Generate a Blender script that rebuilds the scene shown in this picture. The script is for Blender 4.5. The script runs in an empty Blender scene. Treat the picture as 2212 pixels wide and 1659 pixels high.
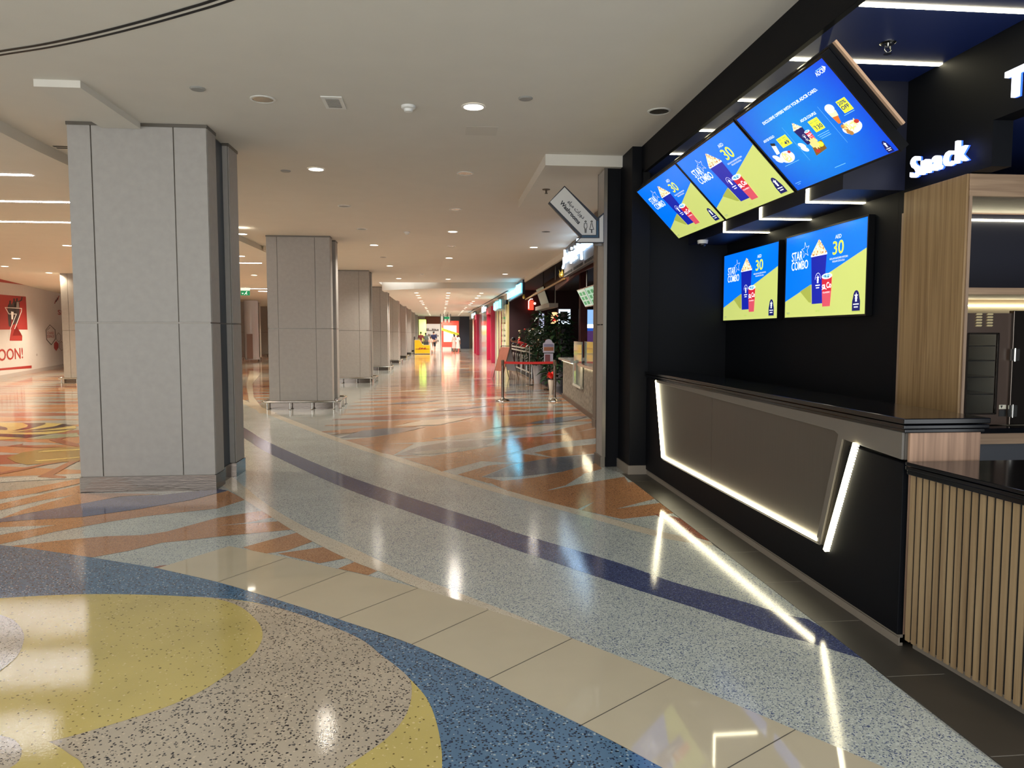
import bpy, bmesh, math, random
from mathutils import Vector, Matrix
random.seed(7)
S = bpy.context.scene
COL = S.collection
PI = math.pi

# ---------------------------------------------------------------- camera, world, exposure
FPX, PCX, PCY, VPX, VPY, EYE = 1580.0, 1106.0, 829.5, 952.0, 721.5, 1.5
_d = Vector((VPX-PCX, PCY-VPY, FPX)).normalized()
_t = math.atan((PCY-VPY)/FPX)
_up = Vector((0, math.cos(_t), -math.sin(_t)))
_y = (_d-_up*_d.dot(_up)).normalized()
_x = _up.cross(_y)
cam = bpy.data.cameras.new('camera'); camo = bpy.data.objects.new('camera', cam); COL.objects.link(camo)
cam.sensor_width = 36; cam.sensor_fit = 'HORIZONTAL'; cam.lens = FPX/2212*36; cam.clip_end = 400; cam.clip_start = .05
camo.matrix_world = Matrix(((_x[0], _x[1], -_x[2], 0), (_y[0], _y[1], -_y[2], 0), (_up[0], _up[1], -_up[2], EYE), (0, 0, 0, 1)))
S.camera = camo
W = bpy.data.worlds.new('world'); S.world = W; W.use_nodes = True
W.node_tree.nodes['Background'].inputs[0].default_value = (.95, .985, 1.0, 1)
W.node_tree.nodes['Background'].inputs[1].default_value = 2.9
S.view_settings.view_transform = 'Standard'; S.view_settings.look = 'None'
S.view_settings.exposure = 0.0; S.view_settings.gamma = 1.0; S.view_settings.use_curve_mapping = False

def ray(px, py):
    c = Vector((px-PCX, PCY-py, FPX))
    return Vector((_x.dot(c), _y.dot(c), _up.dot(c)))
def onZ(px, py, z=0.):
    r = ray(px, py); k = (z-EYE)/r.z; return Vector((r.x*k, r.y*k, z))
def onY(px, py, y):
    r = ray(px, py); k = y/r.y; return Vector((r.x*k, y, EYE+r.z*k))
def onX(px, py, x):
    r = ray(px, py); k = x/r.x; return Vector((x, r.y*k, EYE+r.z*k))
def onP(px, py, p, n):
    r = ray(px, py); p = Vector(p); n = Vector(n); k = n.dot(p-Vector((0, 0, EYE)))/n.dot(r)
    return Vector((0, 0, EYE))+r*k
CEIL = 3.44

# ---------------------------------------------------------------- materials
def lin(c):
    return tuple(((v/255)/12.92 if v/255 <= .04045 else ((v/255+.055)/1.055)**2.4) for v in c)+(1,)
_mats = {}
def mat(name, rgb=(200, 200, 200), rough=.5, metal=0, emit=0, spec=.5, noise=0, nscale=8, bump=0, bscale=60, alpha=1, trans=0, stretch=None, coat=0):
    if name in _mats: return _mats[name]
    m = bpy.data.materials.new(name); m.use_nodes = True; nt = m.node_tree; b = nt.nodes['Principled BSDF']
    c = lin(rgb)
    b.inputs['Base Color'].default_value = c; b.inputs['Roughness'].default_value = rough; b.inputs['Metallic'].default_value = metal
    b.inputs['Specular IOR Level'].default_value = spec; b.inputs['Coat Weight'].default_value = coat
    b.inputs['Transmission Weight'].default_value = trans; b.inputs['Alpha'].default_value = alpha
    if emit: b.inputs['Emission Color'].default_value = c; b.inputs['Emission Strength'].default_value = emit
    tc = nt.nodes.new('ShaderNodeTexCoord'); mp = nt.nodes.new('ShaderNodeMapping')
    nt.links.new(tc.outputs['Object'], mp.inputs[0])
    if stretch: mp.inputs['Scale'].default_value = stretch
    if noise and not emit:
        n = nt.nodes.new('ShaderNodeTexNoise'); n.inputs['Scale'].default_value = nscale; n.inputs['Detail'].default_value = 5
        nt.links.new(mp.outputs[0], n.inputs['Vector'])
        r = nt.nodes.new('ShaderNodeValToRGB'); lo = tuple(v*(1-noise) for v in c[:3])+(1,); hi = tuple(min(1, v*(1+noise)) for v in c[:3])+(1,)
        r.color_ramp.elements[0].position = .3; r.color_ramp.elements[1].position = .7
        r.color_ramp.elements[0].color = lo; r.color_ramp.elements[1].color = hi
        nt.links.new(n.outputs[0], r.inputs[0]); nt.links.new(r.outputs[0], b.inputs['Base Color'])
    if bump:
        n = nt.nodes.new('ShaderNodeTexNoise'); n.inputs['Scale'].default_value = bscale; n.inputs['Detail'].default_value = 3
        nt.links.new(mp.outputs[0], n.inputs['Vector'])
        bp = nt.nodes.new('ShaderNodeBump'); bp.inputs['Strength'].default_value = bump; bp.inputs['Distance'].default_value = .01
        nt.links.new(n.outputs[0], bp.inputs['Height']); nt.links.new(bp.outputs[0], b.inputs['Normal'])
    _mats[name] = m; return m

def terrazzo(name, base, chips, density=.5, scale=110, rough=.14, size=.42, bump=.02):
    """polished terrazzo: base binder with round stone chips"""
    if name in _mats: return _mats[name]
    m = bpy.data.materials.new(name); m.use_nodes = True; nt = m.node_tree; b = nt.nodes['Principled BSDF']; L = nt.links.new
    b.inputs['Roughness'].default_value = rough; b.inputs['Specular IOR Level'].default_value = .62
    tc = nt.nodes.new('ShaderNodeTexCoord')
    nz = nt.nodes.new('ShaderNodeTexNoise'); nz.inputs['Scale'].default_value = 2.2; nz.inputs['Detail'].default_value = 6
    L(tc.outputs['Object'], nz.inputs['Vector'])
    r0 = nt.nodes.new('ShaderNodeValToRGB'); c = lin(base)
    r0.color_ramp.elements[0].position = .35; r0.color_ramp.elements[1].position = .65
    r0.color_ramp.elements[0].color = tuple(v*.93 for v in c[:3])+(1,); r0.color_ramp.elements[1].color = tuple(min(1, v*1.06) for v in c[:3])+(1,)
    L(nz.outputs[0], r0.inputs[0])
    vo = nt.nodes.new('ShaderNodeTexVoronoi'); vo.inputs['Scale'].default_value = scale; L(tc.outputs['Object'], vo.inputs['Vector'])
    sp = nt.nodes.new('ShaderNodeSeparateColor'); L(vo.outputs['Color'], sp.inputs[0])
    cr = nt.nodes.new('ShaderNodeValToRGB'); cr.color_ramp.interpolation = 'CONSTANT'
    el = cr.color_ramp.elements
    el[0].position = 0; el[0].color = lin(chips[0]); el[1].position = 1/len(chips); el[1].color = lin(chips[1 % len(chips)])
    for k in range(2, len(chips)):
        e = el.new(k/len(chips)); e.color = lin(chips[k])
    L(sp.outputs[1], cr.inputs[0])
    lt = nt.nodes.new('ShaderNodeMath'); lt.operation = 'LESS_THAN'; lt.inputs[1].default_value = density; L(sp.outputs[0], lt.inputs[0])
    sz = nt.nodes.new('ShaderNodeMath'); sz.operation = 'MULTIPLY'; sz.inputs[1].default_value = size*2; L(sp.outputs[2], sz.inputs[0])
    ls = nt.nodes.new('ShaderNodeMath'); ls.operation = 'LESS_THAN'; L(vo.outputs['Distance'], ls.inputs[0]); L(sz.outputs[0], ls.inputs[1])
    mu = nt.nodes.new('ShaderNodeMath'); mu.operation = 'MULTIPLY'; L(lt.outputs[0], mu.inputs[0]); L(ls.outputs[0], mu.inputs[1])
    mx = nt.nodes.new('ShaderNodeMix'); mx.data_type = 'RGBA'; L(mu.outputs[0], mx.inputs['Factor']); L(r0.outputs[0], mx.inputs['A']); L(cr.outputs[0], mx.inputs['B'])
    L(mx.outputs['Result'], b.inputs['Base Color'])
    nb = nt.nodes.new('ShaderNodeTexNoise'); nb.inputs['Scale'].default_value = 160; nb.inputs['Detail'].default_value = 2; L(tc.outputs['Object'], nb.inputs['Vector'])
    bp = nt.nodes.new('ShaderNodeBump'); bp.inputs['Strength'].default_value = bump; bp.inputs['Distance'].default_value = .01
    L(nb.outputs[0], bp.inputs['Height']); L(bp.outputs[0], b.inputs['Normal'])
    _mats[name] = m; return m

def woodmat(name, rgb, dark, axis='z', rough=.42, scale=1.0):
    if name in _mats: return _mats[name]
    m = bpy.data.materials.new(name); m.use_nodes = True; nt = m.node_tree; b = nt.nodes['Principled BSDF']; L = nt.links.new
    b.inputs['Roughness'].default_value = rough
    tc = nt.nodes.new('ShaderNodeTexCoord'); mp = nt.nodes.new('ShaderNodeMapping'); L(tc.outputs['Object'], mp.inputs[0])
    s = [38*scale, 38*scale, 38*scale]; s['xyz'.index(axis)] = 1.1
    mp.inputs['Scale'].default_value = s
    n = nt.nodes.new('ShaderNodeTexNoise'); n.inputs['Scale'].default_value = 1; n.inputs['Detail'].default_value = 6; n.inputs['Distortion'].default_value = .6
    L(mp.outputs[0], n.inputs['Vector'])
    r = nt.nodes.new('ShaderNodeValToRGB'); r.color_ramp.elements[0].position = .3; r.color_ramp.elements[1].position = .62
    r.color_ramp.elements[0].color = lin(dark); r.color_ramp.elements[1].color = lin(rgb)
    L(n.outputs[0], r.inputs[0]); L(r.outputs[0], b.inputs['Base Color'])
    _mats[name] = m; return m

M = dict(
    ceil=mat('ceiling_paint', (214, 208, 196), .9, noise=.015, nscale=3),
    lilac=mat('white_paint', (205, 203, 200), .85),
    panel=mat('stone_panel', (160, 154, 147), .5, noise=.05, nscale=14, bump=.02, bscale=90),
    joint=mat('joint_metal', (118, 112, 104), .35, metal=.8),
    steel=mat('brushed_steel', (118, 108, 100), .13, metal=1, bump=.12, bscale=9, stretch=(1, 1, 6)),
    chrome=mat('polished_steel', (190, 188, 182), .14, metal=1),
    glassgrey=mat('dark_glass_panel', (50, 60, 70), .4),
    black=mat('matt_black_paint', (8, 9, 14), .6, spec=.18, noise=.06),
    blackwall=mat('black_wall_paint', (6, 8, 14), .6, spec=.22),
    navy=mat('navy_ceiling_paint', (30, 48, 104), .5),
    bgloss=mat('polished_black_stone', (7, 8, 13), .12),
    dgrey=mat('dark_grey_laminate', (78, 72, 64), .42, noise=.07, nscale=2, stretch=(1, 60, 1)),
    tileb=mat('brown_floor_tile', (62, 58, 52), .4, noise=.12, nscale=4),
    grout=mat('tile_grout', (128, 124, 116), .6),
    bezel=mat('screen_bezel', (7, 7, 9), .3),
    wood=woodmat('oak_panel', (164, 134, 94), (126, 98, 64)),
    woodh=woodmat('oak_header', (168, 140, 112), (130, 104, 82), 'x'),
    slat=woodmat('oak_slat', (158, 134, 100), (130, 106, 76), scale=.6),
    led=mat('led_diffuser', (255, 244, 205), emit=15),
    ledc=mat('cool_led_diffuser', (250, 248, 255), emit=28),
    lamp=mat('lamp_diffuser', (255, 246, 228), emit=9),
    white=mat('white_plastic', (225, 223, 216), .4),
    dark=mat('dark_void', (12, 12, 14), .6),
)

# ---------------------------------------------------------------- mesh helpers
class B:
    def __init__(s): s.v = []; s.f = []; s.m = []
    def add(s, vs, fs, mi=0, T=None):
        o = len(s.v)
        s.v += [tuple(T @ Vector(v)) if T else tuple(v) for v in vs]
        s.f += [tuple(i+o for i in f) for f in fs]; s.m += [mi]*len(fs); return s
    def box(s, a, b, mi=0, T=None):
        x0, y0, z0 = a; x1, y1, z1 = b
        x0, x1 = sorted((x0, x1)); y0, y1 = sorted((y0, y1)); z0, z1 = sorted((z0, z1))
        return s.add([(x0, y0, z0), (x1, y0, z0), (x1, y1, z0), (x0, y1, z0), (x0, y0, z1), (x1, y0, z1), (x1, y1, z1), (x0, y1, z1)],
                     [(0, 3, 2, 1), (4, 5, 6, 7), (0, 1, 5, 4), (1, 2, 6, 5), (2, 3, 7, 6), (3, 0, 4, 7)], mi, T)
    def poly(s, pts, mi=0, T=None):
        return s.add(pts, [tuple(range(len(pts)))], mi, T)
    def prism(s, pts, d0, d1, plane='xy', mi=0, T=None):
        """pts 2D outline; extruded along the axis missing from plane"""
        def P(p, d):
            return {'xy': (p[0], p[1], d), 'xz': (p[0], d, p[1]), 'yz': (d, p[0], p[1])}[plane]
        ar = sum(pts[i][0]*pts[(i+1) % len(pts)][1]-pts[(i+1) % len(pts)][0]*pts[i][1] for i in range(len(pts)))
        if ar < 0: pts = pts[::-1]
        n = len(pts); flip = plane == 'xz'
        vs = [P(p, d0) for p in pts]+[P(p, d1) for p in pts]
        fs = [tuple(range(n))[::-1], tuple(range(n, 2*n))]+[(i, (i+1) % n, n+(i+1) % n, n+i) for i in range(n)]
        if (d1 < d0) != flip: fs = [f[::-1] for f in fs]
        return s.add(vs, fs, mi, T)
    def lathe(s, prof, c=(0, 0, 0), mi=0, n=20, T=None):
        vs = []; fs = []
        for r, z in prof:
            for k in range(n):
                a = 2*PI*k/n; vs.append((c[0]+r*math.cos(a), c[1]+r*math.sin(a), c[2]+z))
        for i in range(len(prof)-1):
            for k in range(n):
                fs.append((i*n+k, i*n+(k+1) % n, (i+1)*n+(k+1) % n, (i+1)*n+k))
        fs.append(tuple(range(n))[::-1]); fs.append(tuple(range((len(prof)-1)*n, len(prof)*n)))
        return s.add(vs, fs, mi, T)
    def tube(s, path, r, mi=0, n=10, T=None):
        path = [Vector(p) for p in path]; rs = r if isinstance(r, (list, tuple)) else [r]*len(path)
        vs = []; fs = []; prev = None
        for i, p in enumerate(path):
            t = (path[min(i+1, len(path)-1)]-path[max(i-1, 0)]).normalized()
            a = Vector((0, 0, 1)) if abs(t.z) < .9 else Vector((1, 0, 0))
            if prev is not None: a = prev
            u = t.cross(a).normalized(); w = u.cross(t).normalized(); prev = w
            for k in range(n):
                an = 2*PI*k/n; vs.append(tuple(p+(u*math.cos(an)+w*math.sin(an))*rs[i]))
        for i in range(len(path)-1):
            for k in range(n):
                fs.append((i*n+k, i*n+(k+1) % n, (i+1)*n+(k+1) % n, (i+1)*n+k))
        fs.append(tuple(range(n))[::-1]); fs.append(tuple(range((len(path)-1)*n, len(path)*n)))
        return s.add(vs, fs, mi, T)
    def ball(s, c, r, mi=0, n=12, sc=(1, 1, 1), T=None):
        prof = [(max(1e-4, r*math.sin(PI*k/(n//2+2))), -r*math.cos(PI*k/(n//2+2))) for k in range(n//2+3)]
        vs = B().lathe(prof, mi=0, n=n)
        return s.add([(c[0]+v[0]*sc[0], c[1]+v[1]*sc[1], c[2]+v[2]*sc[2]) for v in vs.v], vs.f, mi, T)
    def mesh(s, me, T, mi=0):
        return s.add([v.co for v in me.vertices], [tuple(p.vertices) for p in me.polygons], mi, T)
    def obj(s, name, mats, parent=None, smooth=False, bevel=0, loc=None):
        me = bpy.data.meshes.new(name)
        off = Vector(loc) if loc is not None else (Vector(parent.location) if parent is not None and parent.parent is None else None)
        if parent is not None and parent.parent is not None: off = Vector(parent.parent.location)
        vs = s.v if off is None else [(v[0]-off.x, v[1]-off.y, v[2]-off.z) for v in s.v]
        me.from_pydata(vs, [], s.f); me.update()
        for m in (mats if isinstance(mats, (list, tuple)) else [mats]): me.materials.append(m)
        me.polygons.foreach_set('material_index', s.m)
        if smooth: me.shade_smooth() if hasattr(me, 'shade_smooth') else me.polygons.foreach_set('use_smooth', [True]*len(s.f))
        o = bpy.data.objects.new(name, me); COL.objects.link(o)
        if parent is not None: o.parent = parent
        elif loc is not None: o.location = loc
        if smooth:
            e = o.modifiers.new('edges', 'EDGE_SPLIT'); e.split_angle = math.radians(38)
        if bevel:
            b = o.modifiers.new('bevel', 'BEVEL'); b.width = bevel; b.segments = 2; b.limit_method = 'ANGLE'
        return o

def tag(o, label=None, cat=None, group=None, kind=None):
    if label: o['label'] = label
    if cat: o['category'] = cat
    if group: o['group'] = group
    if kind: o['kind'] = kind
    return o
def thing(name, label, cat, loc=(0, 0, 0), group=None, rz=0):
    o = bpy.data.objects.new(name, None); COL.objects.link(o); o.location = loc; o.rotation_euler.z = rz
    return tag(o, label, cat, group)
def struct(o): o['kind'] = 'structure'; return o
def dup(root, loc, label=None, group=None, rz=None):
    r = root.copy(); COL.objects.link(r); r.location = loc
    if rz is not None: r.rotation_euler.z = rz
    if label: r['label'] = label
    if group: r['group'] = group
    for ch in list(root.children):
        c = ch.copy(); COL.objects.link(c); c.parent = r
        for g in list(ch.children):
            d = g.copy(); COL.objects.link(d); d.parent = c
    return r

_txt = {}
def text_mesh(s, size, bold=0, ext=0, align='CENTER', sx=1, spacing=1):
    k = (s, size, bold, ext, align, sx, spacing)
    if k in _txt: return _txt[k]
    cu = bpy.data.curves.new('lettering', 'FONT'); cu.body = s; cu.size = size; cu.offset = bold; cu.extrude = ext
    cu.align_x = align; cu.space_character = spacing; cu.resolution_u = 3
    o = bpy.data.objects.new('lettering', cu); COL.objects.link(o)
    bpy.context.view_layer.update()
    me = bpy.data.meshes.new_from_object(o.evaluated_get(bpy.context.evaluated_depsgraph_get()))
    bpy.data.objects.remove(o); bpy.data.curves.remove(cu)
    if sx != 1:
        for v in me.vertices: v.co.x *= sx
    _txt[k] = me; return me
def frame(o, u, n):
    """matrix with local x = u, local z = n, local y = up"""
    u = Vector(u).normalized(); n = Vector(n).normalized(); v = n.cross(u)
    o = Vector(o)
    return Matrix(((u.x, v.x, n.x, o.x), (u.y, v.y, n.y, o.y), (u.z, v.z, n.z, o.z), (0, 0, 0, 1)))

# ================================================================ FLOOR (inlaid terrazzo, one structure)
T_ = dict(
    pale=terrazzo('terrazzo_pale', (192, 198, 192), [(78, 92, 132), (222, 228, 222), (104, 114, 132)], .55, 150, .12),
    far=terrazzo('terrazzo_grey', (166, 168, 162), [(186, 188, 178), (112, 122, 124)], .5, 150, .065),
    navy=terrazzo('terrazzo_navy', (80, 88, 122), [(50, 60, 118), (116, 126, 160), (66, 70, 88)], .7, 170, .065),
    cream=terrazzo('terrazzo_cream', (216, 206, 186), [(234, 224, 202), (176, 160, 138), (216, 204, 180)], .6, 150, .065),
    orange=terrazzo('terrazzo_orange', (182, 132, 94), [(212, 164, 122), (134, 90, 62), (196, 142, 98)], .75, 170, .065),
    red=terrazzo('terrazzo_rust', (156, 102, 82), [(122, 60, 44), (168, 104, 80)], .7, 170, .065),
    slate=terrazzo('terrazzo_slate', (116, 124, 138), [(84, 92, 112), (150, 152, 150)], .7, 170, .065),
    blue=terrazzo('terrazzo_blue', (92, 124, 154), [(20, 26, 40), (40, 62, 92), (24, 30, 46), (40, 56, 84), (170, 188, 196), (30, 40, 60)], .42, 135, .065),
    speck=terrazzo('terrazzo_speckled', (190, 176, 156), [(24, 26, 32), (96, 92, 88), (40, 40, 48), (212, 196, 172)], .42, 140, .065),
    yellow=terrazzo('terrazzo_yellow', (206, 186, 112), [(206, 186, 120), (110, 96, 50), (226, 208, 150)], .16, 130, .065),
    tan=terrazzo('terrazzo_tan', (150, 128, 74), [(126, 104, 56), (168, 146, 90)], .6, 150, .065),
    dark=terrazzo('terrazzo_dark', (62, 54, 58), [(40, 36, 44), (90, 84, 88)], .5, 150, .065),
    green=terrazzo('terrazzo_green', (150, 160, 132), [(120, 136, 110), (176, 184, 156)], .5, 150, .065),
    tile=mat('beige_floor_tile', (206, 194, 168), .04, noise=.035, nscale=3, spec=.6),
)
TK = list(T_); FM = [T_[k] for k in TK]+[M['grout'], M['tileb'], mat('dark_joint', (84, 78, 68), .5)]
fl = B(); LV = .0006; _k = [0]
def lvz(l): _k[0] += 1; return l*LV+(_k[0] % 25)*.00002
def up_faces(bm):
    out = []
    for q in bm.faces:
        a, b_, c = [v.co for v in q.verts][:3]; ix = tuple(v.index for v in q.verts)
        ar = (b_-a).cross(c-a).z
        if abs(ar) > 1e-9: out.append(ix if ar > 0 else ix[::-1])
    return out
def inl(pts, key, lvl, sc=1.0, ox=0, oy=0):
    """floor inlay traced in photograph coordinates, laid at its real place"""
    P = []; zz = lvz(lvl)
    for x, y in pts:
        p = onZ(x/sc+ox, y/sc+oy); P.append((p.x, p.y, zz))
    ar = sum(P[i][0]*P[(i+1) % len(P)][1]-P[(i+1) % len(P)][0]*P[i][1] for i in range(len(P)))
    if ar < 0: P = P[::-1]
    bm = bmesh.new(); vs = [bm.verts.new(p) for p in P]; f = bm.faces.new(vs); f.normal_update()
    bmesh.ops.triangulate(bm, faces=[f]); bm.verts.index_update()
    fl.add([v.co[:] for v in bm.verts], up_faces(bm), key if isinstance(key, int) else TK.index(key)); bm.free()
def smooth_line(pts, n=6):
    out = []
    for i in range(len(pts)-1):
        p0 = pts[max(i-1, 0)]; p1 = pts[i]; p2 = pts[i+1]; p3 = pts[min(i+2, len(pts)-1)]
        for k in range(n):
            t = k/n
            out.append(tuple(.5*((2*p1[j])+(-p0[j]+p2[j])*t+(2*p0[j]-5*p1[j]+4*p2[j]-p3[j])*t*t+(-p0[j]+3*p1[j]-3*p2[j]+p3[j])*t**3) for j in (0, 1)))
    out.append(tuple(pts[-1])); return out
fl.box((-30, -.6, -.12), (9, 90, 0), TK.index('far'))
# repeated zigzag lozenges of the long hall floor, running away down the corridor and the left hall
rf = random.Random(3)
def wpoly(pts, key, lvl):
    ar = sum(pts[i][0]*pts[(i+1) % len(pts)][1]-pts[(i+1) % len(pts)][0]*pts[i][1] for i in range(len(pts)))
    if ar < 0: pts = pts[::-1]
    zz = lvz(lvl); bm = bmesh.new(); f = bm.faces.new([bm.verts.new((x, y, zz)) for x, y in pts]); bmesh.ops.triangulate(bm, faces=[f]); bm.verts.index_update()
    fl.add([v.co[:] for v in bm.verts], up_faces(bm), TK.index(key)); bm.free()
def zig(x0, x1, y, th, key, lvl=1, step=.9, slope=.3):
    n = max(2, int((x1-x0)/step)); top = []; bot = []
    for k in range(n+1):
        x = x0+(x1-x0)*k/n; yy = y+slope*(x-x0)
        xj = x+rf.uniform(-.2, .2)*(0 < k < n); w_ = th*.42*(1 if k % 2 else -1)
        top.append((xj, yy+th*.5+w_+rf.uniform(0, .03))); bot.append((xj, yy-th*.5-w_-rf.uniform(0, .03)))
    wpoly(bot+top[::-1], key, lvl)
y = 8.9
k = 0
while y < 66:
    zig(-1.9, 3.2, y, .40, 'orange' if k % 5 else 'red', 1, .95, .25); k += 1
    if k % 3 == 0:
        xs = rf.uniform(-1.6, 1.4); L = rf.uniform(1.2, 2.0); sl = .42
        wpoly([(xs, y+.5), (xs+L*.45, y+.55+L*sl*.3), (xs+L, y+.5+L*sl), (xs+L*.5, y+.95+L*sl*.55)], 'slate', 3)
    if k % 3 == 1:
        xs = rf.uniform(-1.6, 1.2); L = rf.uniform(.9, 1.8)
        wpoly([(xs, y+.45), (xs+L*.5, y+.4+L*.08), (xs+L, y+.45+L*.3), (xs+L*.5, y+.75+L*.2)], 'cream', 2)
    y += .82
y = 7.8
k = 0
while y < 60:
    zig(-17, -3.7, y+2.2-.05*y, .40, ('orange', 'red', 'orange')[k % 3], 1, 1.3, -.10); k += 1
    y += .86
# --- wide sweeping band between two cream lines
up_hi = [(500, 852), (581, 888), (650, 915), (725, 944), (857, 987), (1026, 1040), (1106, 1063), (1176, 1083), (1256, 1103), (1331, 1124), (1426, 1149), (1536, 1172)]
up_lo = [(500, 862), (581, 897), (725, 953), (857, 997), (1026, 1051), (1106, 1074), (1256, 1115), (1426, 1162), (1541, 1180)]
nv_hi = [(430, 868), (532, 927), (583, 957), (725, 1019), (876, 1072), (1063, 1132), (1106, 1149), (1330, 1215), (1456, 1259), (1606, 1301), (1686, 1326), (1746, 1339)]
nv_lo = [(430, 885), (532, 950), (581, 980), (725, 1047), (876, 1104), (1063, 1170), (1106, 1186), (1356, 1269), (1506, 1316), (1656, 1366), (1746, 1389), (1816, 1411), (1866, 1426)]
cr_hi = [(360, 946), (440, 994), (495, 1026), (575, 1089), (650, 1134), (750, 1179), (850, 1226), (950, 1266), (1106, 1326), (1250, 1386)]
cr_lo = [(350, 962), (430, 1014), (480, 1049), (553, 1096), (650, 1157), (750, 1208), (820, 1236), (900, 1270), (1000, 1302), (1060, 1322)]
tl_hi = [(495, 1181), (620, 1206), (750, 1235), (900, 1271), (1055, 1319), (1236, 1381), (1451, 1466), (1718, 1579), (1906, 1659), (2300, 1840)]
tl_lo = [(340, 1229), (470, 1259), (595, 1296), (730, 1339), (890, 1394), (1055, 1469), (1106, 1496), (1256, 1569), (1426, 1659), (1800, 1870)]
edge = [(1541, 1180), (1620, 1228), (1700, 1290), (1770, 1345), (1870, 1430), (2030, 1560), (2160, 1659), (2420, 1840)]
band = smooth_line(up_hi)+edge+smooth_line(tl_hi)[::-1][:31]+smooth_line(cr_lo)[::-1]
inl(band, 'pale', 5)
inl(smooth_line(up_hi)+smooth_line(up_lo)[::-1], 'cream', 6)
inl(smooth_line(nv_hi)+[(1800, 1372), (1866, 1426)]+smooth_line(nv_lo)[::-1], 'navy', 6)
inl(smooth_line(cr_hi)+smooth_line(cr_lo)[::-1], 'cream', 6)
# sweep of the band round behind the near column
inl([(540, 800), (565, 806), (545, 830), (548, 858), (565, 880), (600, 893), (560, 893), (538, 868), (532, 832)], 'cream', 6)
# --- lozenges in front of the near column (left side)
inl([(-500, 1060), (176, 1068), (478, 1046), (560, 1089), (650, 1149), (820, 1229), (1050, 1318), (900, 1271), (750, 1235), (495, 1181), (340, 1229), (0, 1179), (-500, 1140)], 'pale', 2)
c3 = lambda pts, key, lvl: inl(pts, key, lvl, 2., 0, 829)
c3([(-600, 570), (0, 592), (350, 578), (600, 543), (830, 503), (985, 463), (1060, 502), (940, 540), (640, 572), (480, 596), (240, 640), (0, 695), (-600, 800)], 'orange', 4)
c3([(-600, 640), (0, 622), (240, 612), (0, 655), (-600, 730)], 'pale', 5)
c3([(-300, 622), (0, 585), (130, 560), (350, 520), (520, 490), (700, 482), (930, 455), (985, 462), (830, 502), (600, 543), (350, 578), (100, 592)], 'navy', 6)
c3([(30, 705), (240, 680), (460, 660), (620, 655), (720, 640), (940, 580), (1140, 548), (1200, 590), (1275, 630), (940, 662), (820, 676), (700, 688), (560, 722), (380, 755)], 'orange', 4)
c3([(950, 615), (1080, 600), (1180, 578), (1200, 596), (1060, 606)], 'pale', 5)
c3([(1050, 708), (1180, 672), (1300, 640), (1368, 677), (1240, 722), (1130, 738)], 'orange', 4)
c3([(1200, 735), (1410, 705), (1512, 752), (1380, 777), (1260, 750)], 'orange', 4)
c3([(1460, 800), (1540, 768), (1642, 805), (1590, 829)], 'orange', 4)
c3([(636, 800), (690, 788), (722, 784), (684, 806)], 'red', 4)
for pts in ([(-300, 560), (0, 520), (180, 480), (344, 440), (345, 478), (180, 505), (0, 548), (-300, 600)], [(-300, 500), (0, 468), (130, 452), (344, 410), (344, 432), (150, 475), (0, 500), (-300, 530)],
            [(345, 475), (500, 474), (700, 478), (520, 488), (350, 520), (130, 558), (0, 585), (100, 545)]):
    c3(pts, 'orange', 4)
# --- right hand lozenges beside the drinks counter
c4 = lambda pts, key, lvl: inl(pts, key, lvl, 2., 1106, 829)
inl([(1106, 1063), (1026, 1040), (857, 987), (725, 944), (760, 938), (1000, 930), (1290, 915), (1310, 1012), (1340, 1022), (1448, 1105), (1536, 1172), (1426, 1149), (1256, 1103)], 'pale', 4)
c4([(-10, 466), (110, 428), (190, 402), (310, 392), (232, 440), (150, 462), (300, 446), (520, 425), (565, 442), (400, 484), (282, 545), (150, 510)], 'orange', 5)
c4([(300, 548), (420, 470), (560, 436), (642, 492), (450, 542), (670, 512), (745, 556), (600, 572), (475, 586)], 'orange', 5)
c4([(610, 562), (700, 575), (770, 598), (868, 686), (800, 668), (700, 612)], 'red', 6)
c5 = lambda pts, key, lvl: inl(pts, key, lvl, 2.6627, 500, 700)
c5([(935, 757), (1080, 706), (1240, 680), (1560, 660), (1420, 712), (1200, 746), (1000, 759)], 'slate', 7)
c5([(1440, 883), (1560, 838), (1660, 802), (1850, 770), (2130, 748), (2130, 792), (1900, 852), (1650, 880)], 'slate', 7)
c5([(620, 656), (750, 615), (900, 600), (1120, 592), (950, 632), (780, 652)], 'slate', 7)
c5([(1690, 576), (1860, 540), (2070, 528), (1960, 556), (1850, 570)], 'slate', 7)
c5([(880, 463), (1050, 442), (1200, 438), (1080, 457)], 'slate', 7)
c5([(1140, 503), (1250, 480), (1500, 468), (1330, 493)], 'slate', 7)
for pts in ([(760, 705), (860, 690), (1050, 690), (930, 755), (1080, 760), (1200, 765), (960, 762), (860, 742)],
            [(990, 775), (1150, 762), (1250, 745), (1440, 715), (1560, 690), (1300, 790), (1130, 818)],
            [(1130, 815), (1300, 790), (1560, 690), (1900, 668), (1700, 720), (1400, 800), (1210, 850)],
            [(1300, 868), (1480, 815), (1640, 800), (1440, 880), (1560, 905), (1480, 918)],
            [(1480, 912), (1740, 885), (1900, 852), (2110, 796), (2130, 835), (1960, 880), (1840, 950), (1650, 965), (1590, 962)],
            [(1650, 965), (1800, 965), (1990, 925), (2260, 880), (2300, 940), (2000, 1060), (1850, 1010)],
            [(1420, 790), (1650, 745), (1850, 770), (1660, 800)], [(600, 645), (760, 610), (1040, 560), (900, 600), (760, 615)],
            [(1740, 742), (1900, 712), (2110, 690), (2110, 745), (1850, 768)]):
    c5(pts, 'orange', 6)
c5([(1340, 655), (1500, 615), (1750, 590), (1950, 580), (1750, 630), (1500, 655)], 'cream', 6)
c5([(930, 590), (1100, 555), (1400, 535), (1200, 580)], 'cream', 6)
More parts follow.
